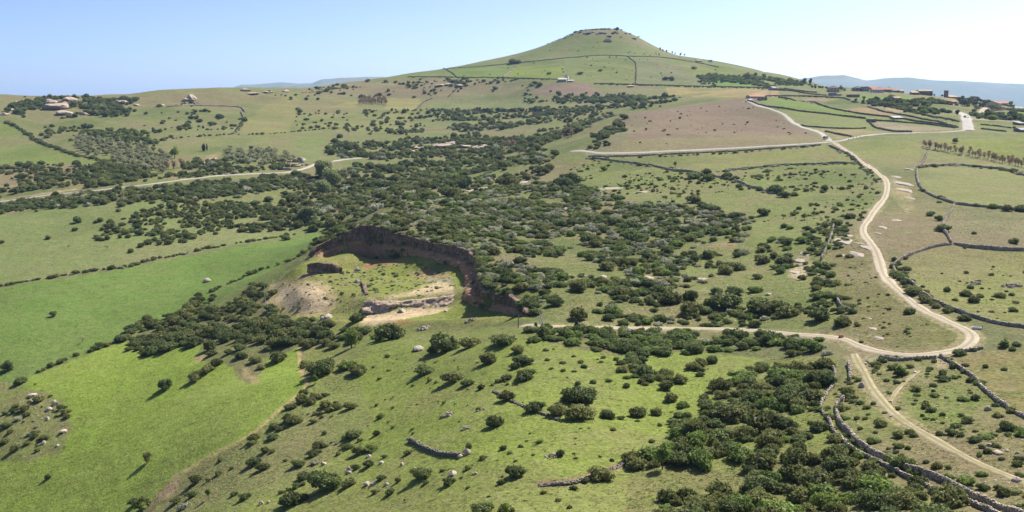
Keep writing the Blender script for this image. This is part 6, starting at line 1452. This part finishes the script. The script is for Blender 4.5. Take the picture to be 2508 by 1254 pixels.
# ------------------------------------------------------------------ car, poles, fence, barrier, trough
def car(px, py, label):
    p = P3(px, py, .22); t = obj('car', None, None, p, (0, 0, math.radians(95))); tag(t, label, 'car')
    b = [(-2.1, .35), (-2.1, .75), (-1.2, .9), (-.6, 1.4), (.9, 1.45), (1.6, .95), (2.1, .85), (2.1, .35)]
    def prof(name, pts, y0, y1, m):
        n = len(pts); mb = MB(); mb.poly([(x, y0, z) for x, z in pts] + [(x, y1, z) for x, z in pts], [tuple(range(n)), tuple(range(2 * n - 1, n - 1, -1))] + [(i, n + i, n + (i + 1) % n, (i + 1) % n) for i in range(n)]); return mb.build(name, m, t)
    prof('body', b, -.85, .85, M_BLACK)
    prof('windscreen', [(-1.12, .92), (-.58, 1.36), (-.52, 1.36), (-1.02, .92)], -.75, .75, M_GLASS)
    prof('rear_window', [(1.5, .98), (.92, 1.40), (.98, 1.42), (1.58, .99)], -.75, .75, M_GLASS)
    for s in (-1, 1):
        MB().box(-.9, 1.2, s * .86 - .015, s * .86 + .015, .95, 1.32).build('side_window', M_GLASS, t)
        for x in (-1.35, 1.35): MB().tube((x, s * .72, .32), (x, s * .9, .32), .32, .32, 12).build('wheel', M_RUBBER, t)
        MB().box(-2.13, -2.08, s * .6 - .18, s * .6 + .18, .6, .75).build('headlight', M_WPLAST, t)
car(2366, 289, 'dark car driving on the wide village road')
car(2022, 341, 'dark car on the lane just above the junction')
def pole(px, py, hp, label, lean=0, arm=True, r=.11, m=None):
    p = P3(px, py); h = mpx(hp, p.y); t = obj('utility_pole', None, None, p); tag(t, label, 'pole')
    MB().tube((0, 0, -.5), (lean, 0, h), r, r * .7, 8).build('post', m or M_WOOD, t)
    if arm: MB().box(lean - .8, lean + .8, -.06, .06, h - .5, h - .38).build('crossarm', m or M_WOOD, t)
pole(1886, 234, 24, 'tall utility pole behind the terracotta roofed barn'); pole(1791, 220, 12, 'utility pole at the right foot of the hill'); pole(1481, 206, 12, 'pale pole at the foot of the conical hill', m=M_METAL)
pole(1957, 240, 12, 'utility pole between the barn and the village'); pole(2005, 240, 13, 'utility pole by the blue grey barn'); pole(1900, 219, 9, 'short pole beside the grey gabled hut')
pole(1269, 803, 32, 'short wooden pole at the quarry gate', 0.05, False, .12); pole(1331, 793, 30, 'leaning whitish pole right of the quarry', -.9, False, .14, M_METAL); pole(1326, 796, 22, 'second leaning whitish pole right of the quarry', -.6, False, .12, M_METAL)
for i, (x, y) in enumerate(((2090, 338), (2098, 336), (2106, 334), (2078, 341))):
    p = P3(x, y + 3); t = obj('marker_post', None, None, p); tag(t, ('first', 'second', 'third', 'last')[i] + ' small marker post beside the road right of the junction', 'post', 'marker posts at the junction')
    MB().box(-.12, .12, -.12, .12, -.2, 1.1, .85).build('post', M_WPLAST, t); MB().box(-.14, .14, -.14, .14, .8, .95).build('reflector_band', M_BLACK, t)
def fence(pix, label):
    g = line_xy(pix, 2.4); x0, y0 = g[0]; z0 = float(ground(x0, y0)) + CZ
    t = obj('wire_fence', None, None, (x0, y0, z0)); tag(t, label, 'fence'); last = None; w = MB()
    for i, (x, y) in enumerate(g):
        z = float(ground(x, y)) + CZ - z0
        MB().tube((x - x0, y - y0, z - .3), (x - x0 + random.uniform(-.05, .05), y - y0, z + 1.45), .06, .05, 6).build('post', M_METAL, t)
        cur = [(x - x0, y - y0, z + q) for q in (.35, .75, 1.15, 1.4)]
        if last:
            for a, b in zip(last, cur): w.tube(a, b, .012, .012, 3)
        last = cur
    w.build('wire', M_METAL, t)
fence("757,640 720,662 690,680 662,690 648,703 647,725 652,752 662,770", 'metal post and wire fence round the left end of the quarry')
def barrier():
    p = P3(2060, 829, .15); t = obj('road_barrier', None, None, p, (0, 0, .15)); tag(t, 'red plastic barrier lying beside the dirt track', 'barrier')
    t.scale = (.7, .7, .7); MB().box(-.75, .75, -.2, .2, 0, .25, .9).box(-.7, .7, -.1, .1, .253, .75, .9).build('body', M_REDP, t)
    for s in (-1, 1): MB().box(s * .6 - .12, s * .6 + .12, -.3, .3, -.05, .1).build('foot', M_RUBBER, t)
    MB().box(-.5, .5, -.125, -.105, .42, .56).build('stripe', M_WPLAST, t)
barrier()
def trough():
    p = P3(2392, 806, .05); t = obj('water_trough', None, None, p, (0, 0, -.5)); tag(t, 'long white water trough beside the bend of the track', 'trough')
    L, W, H = 1.6, .5, .35; mb = MB()
    mb.box(-L / 2, L / 2, -W / 2, W / 2, 0, .1)
    mb.box(-L / 2, L / 2, -W / 2, -W / 2 + .08, .102, H).box(-L / 2, L / 2, W / 2 - .08, W / 2, .102, H).box(-L / 2, -L / 2 + .08, -W / 2 + .082, W / 2 - .082, .102, H).box(L / 2 - .08, L / 2, -W / 2 + .082, W / 2 - .082, .102, H)
    mb.build('basin', M_WPLAST, t); MB().box(-L / 2 + .09, L / 2 - .09, -W / 2 + .09, W / 2 - .09, .15, .27).build('water', M_GLASS, t)
    MB().box(L / 2 + .1, L / 2 + .25, -.06, .06, -.1, .9).build('standpipe', M_METAL, t)
trough()




# ------------------------------------------------------------------ things that share a label: told apart by their place
def number_word(n):
    ones = 'first second third fourth fifth sixth seventh eighth ninth tenth eleventh twelfth thirteenth fourteenth fifteenth sixteenth seventeenth eighteenth nineteenth'.split()
    if n < 20: return ones[n - 1]
    t = {2: ('twentieth', 'twenty'), 3: ('thirtieth', 'thirty'), 4: ('fortieth', 'forty'), 5: ('fiftieth', 'fifty'), 6: ('sixtieth', 'sixty')}[n // 10]
    return t[0] if n % 10 == 0 else t[1] + '-' + ones[n % 10 - 1]
same = {}
for o in scene.objects:
    if o.parent is None and o.get('label') and o.get('category'): same.setdefault(o['label'], []).append(o)
for lab, oo in same.items():
    if 2 <= len(oo) <= 60:
        oo.sort(key=lambda o: o.location.x / max(o.location.y, 1))
        for j, o in enumerate(oo):
            o['label'] = lab + (', leftmost' if j == 0 else ', rightmost' if j == len(oo) - 1 else f', {number_word(j + 1)} from left')
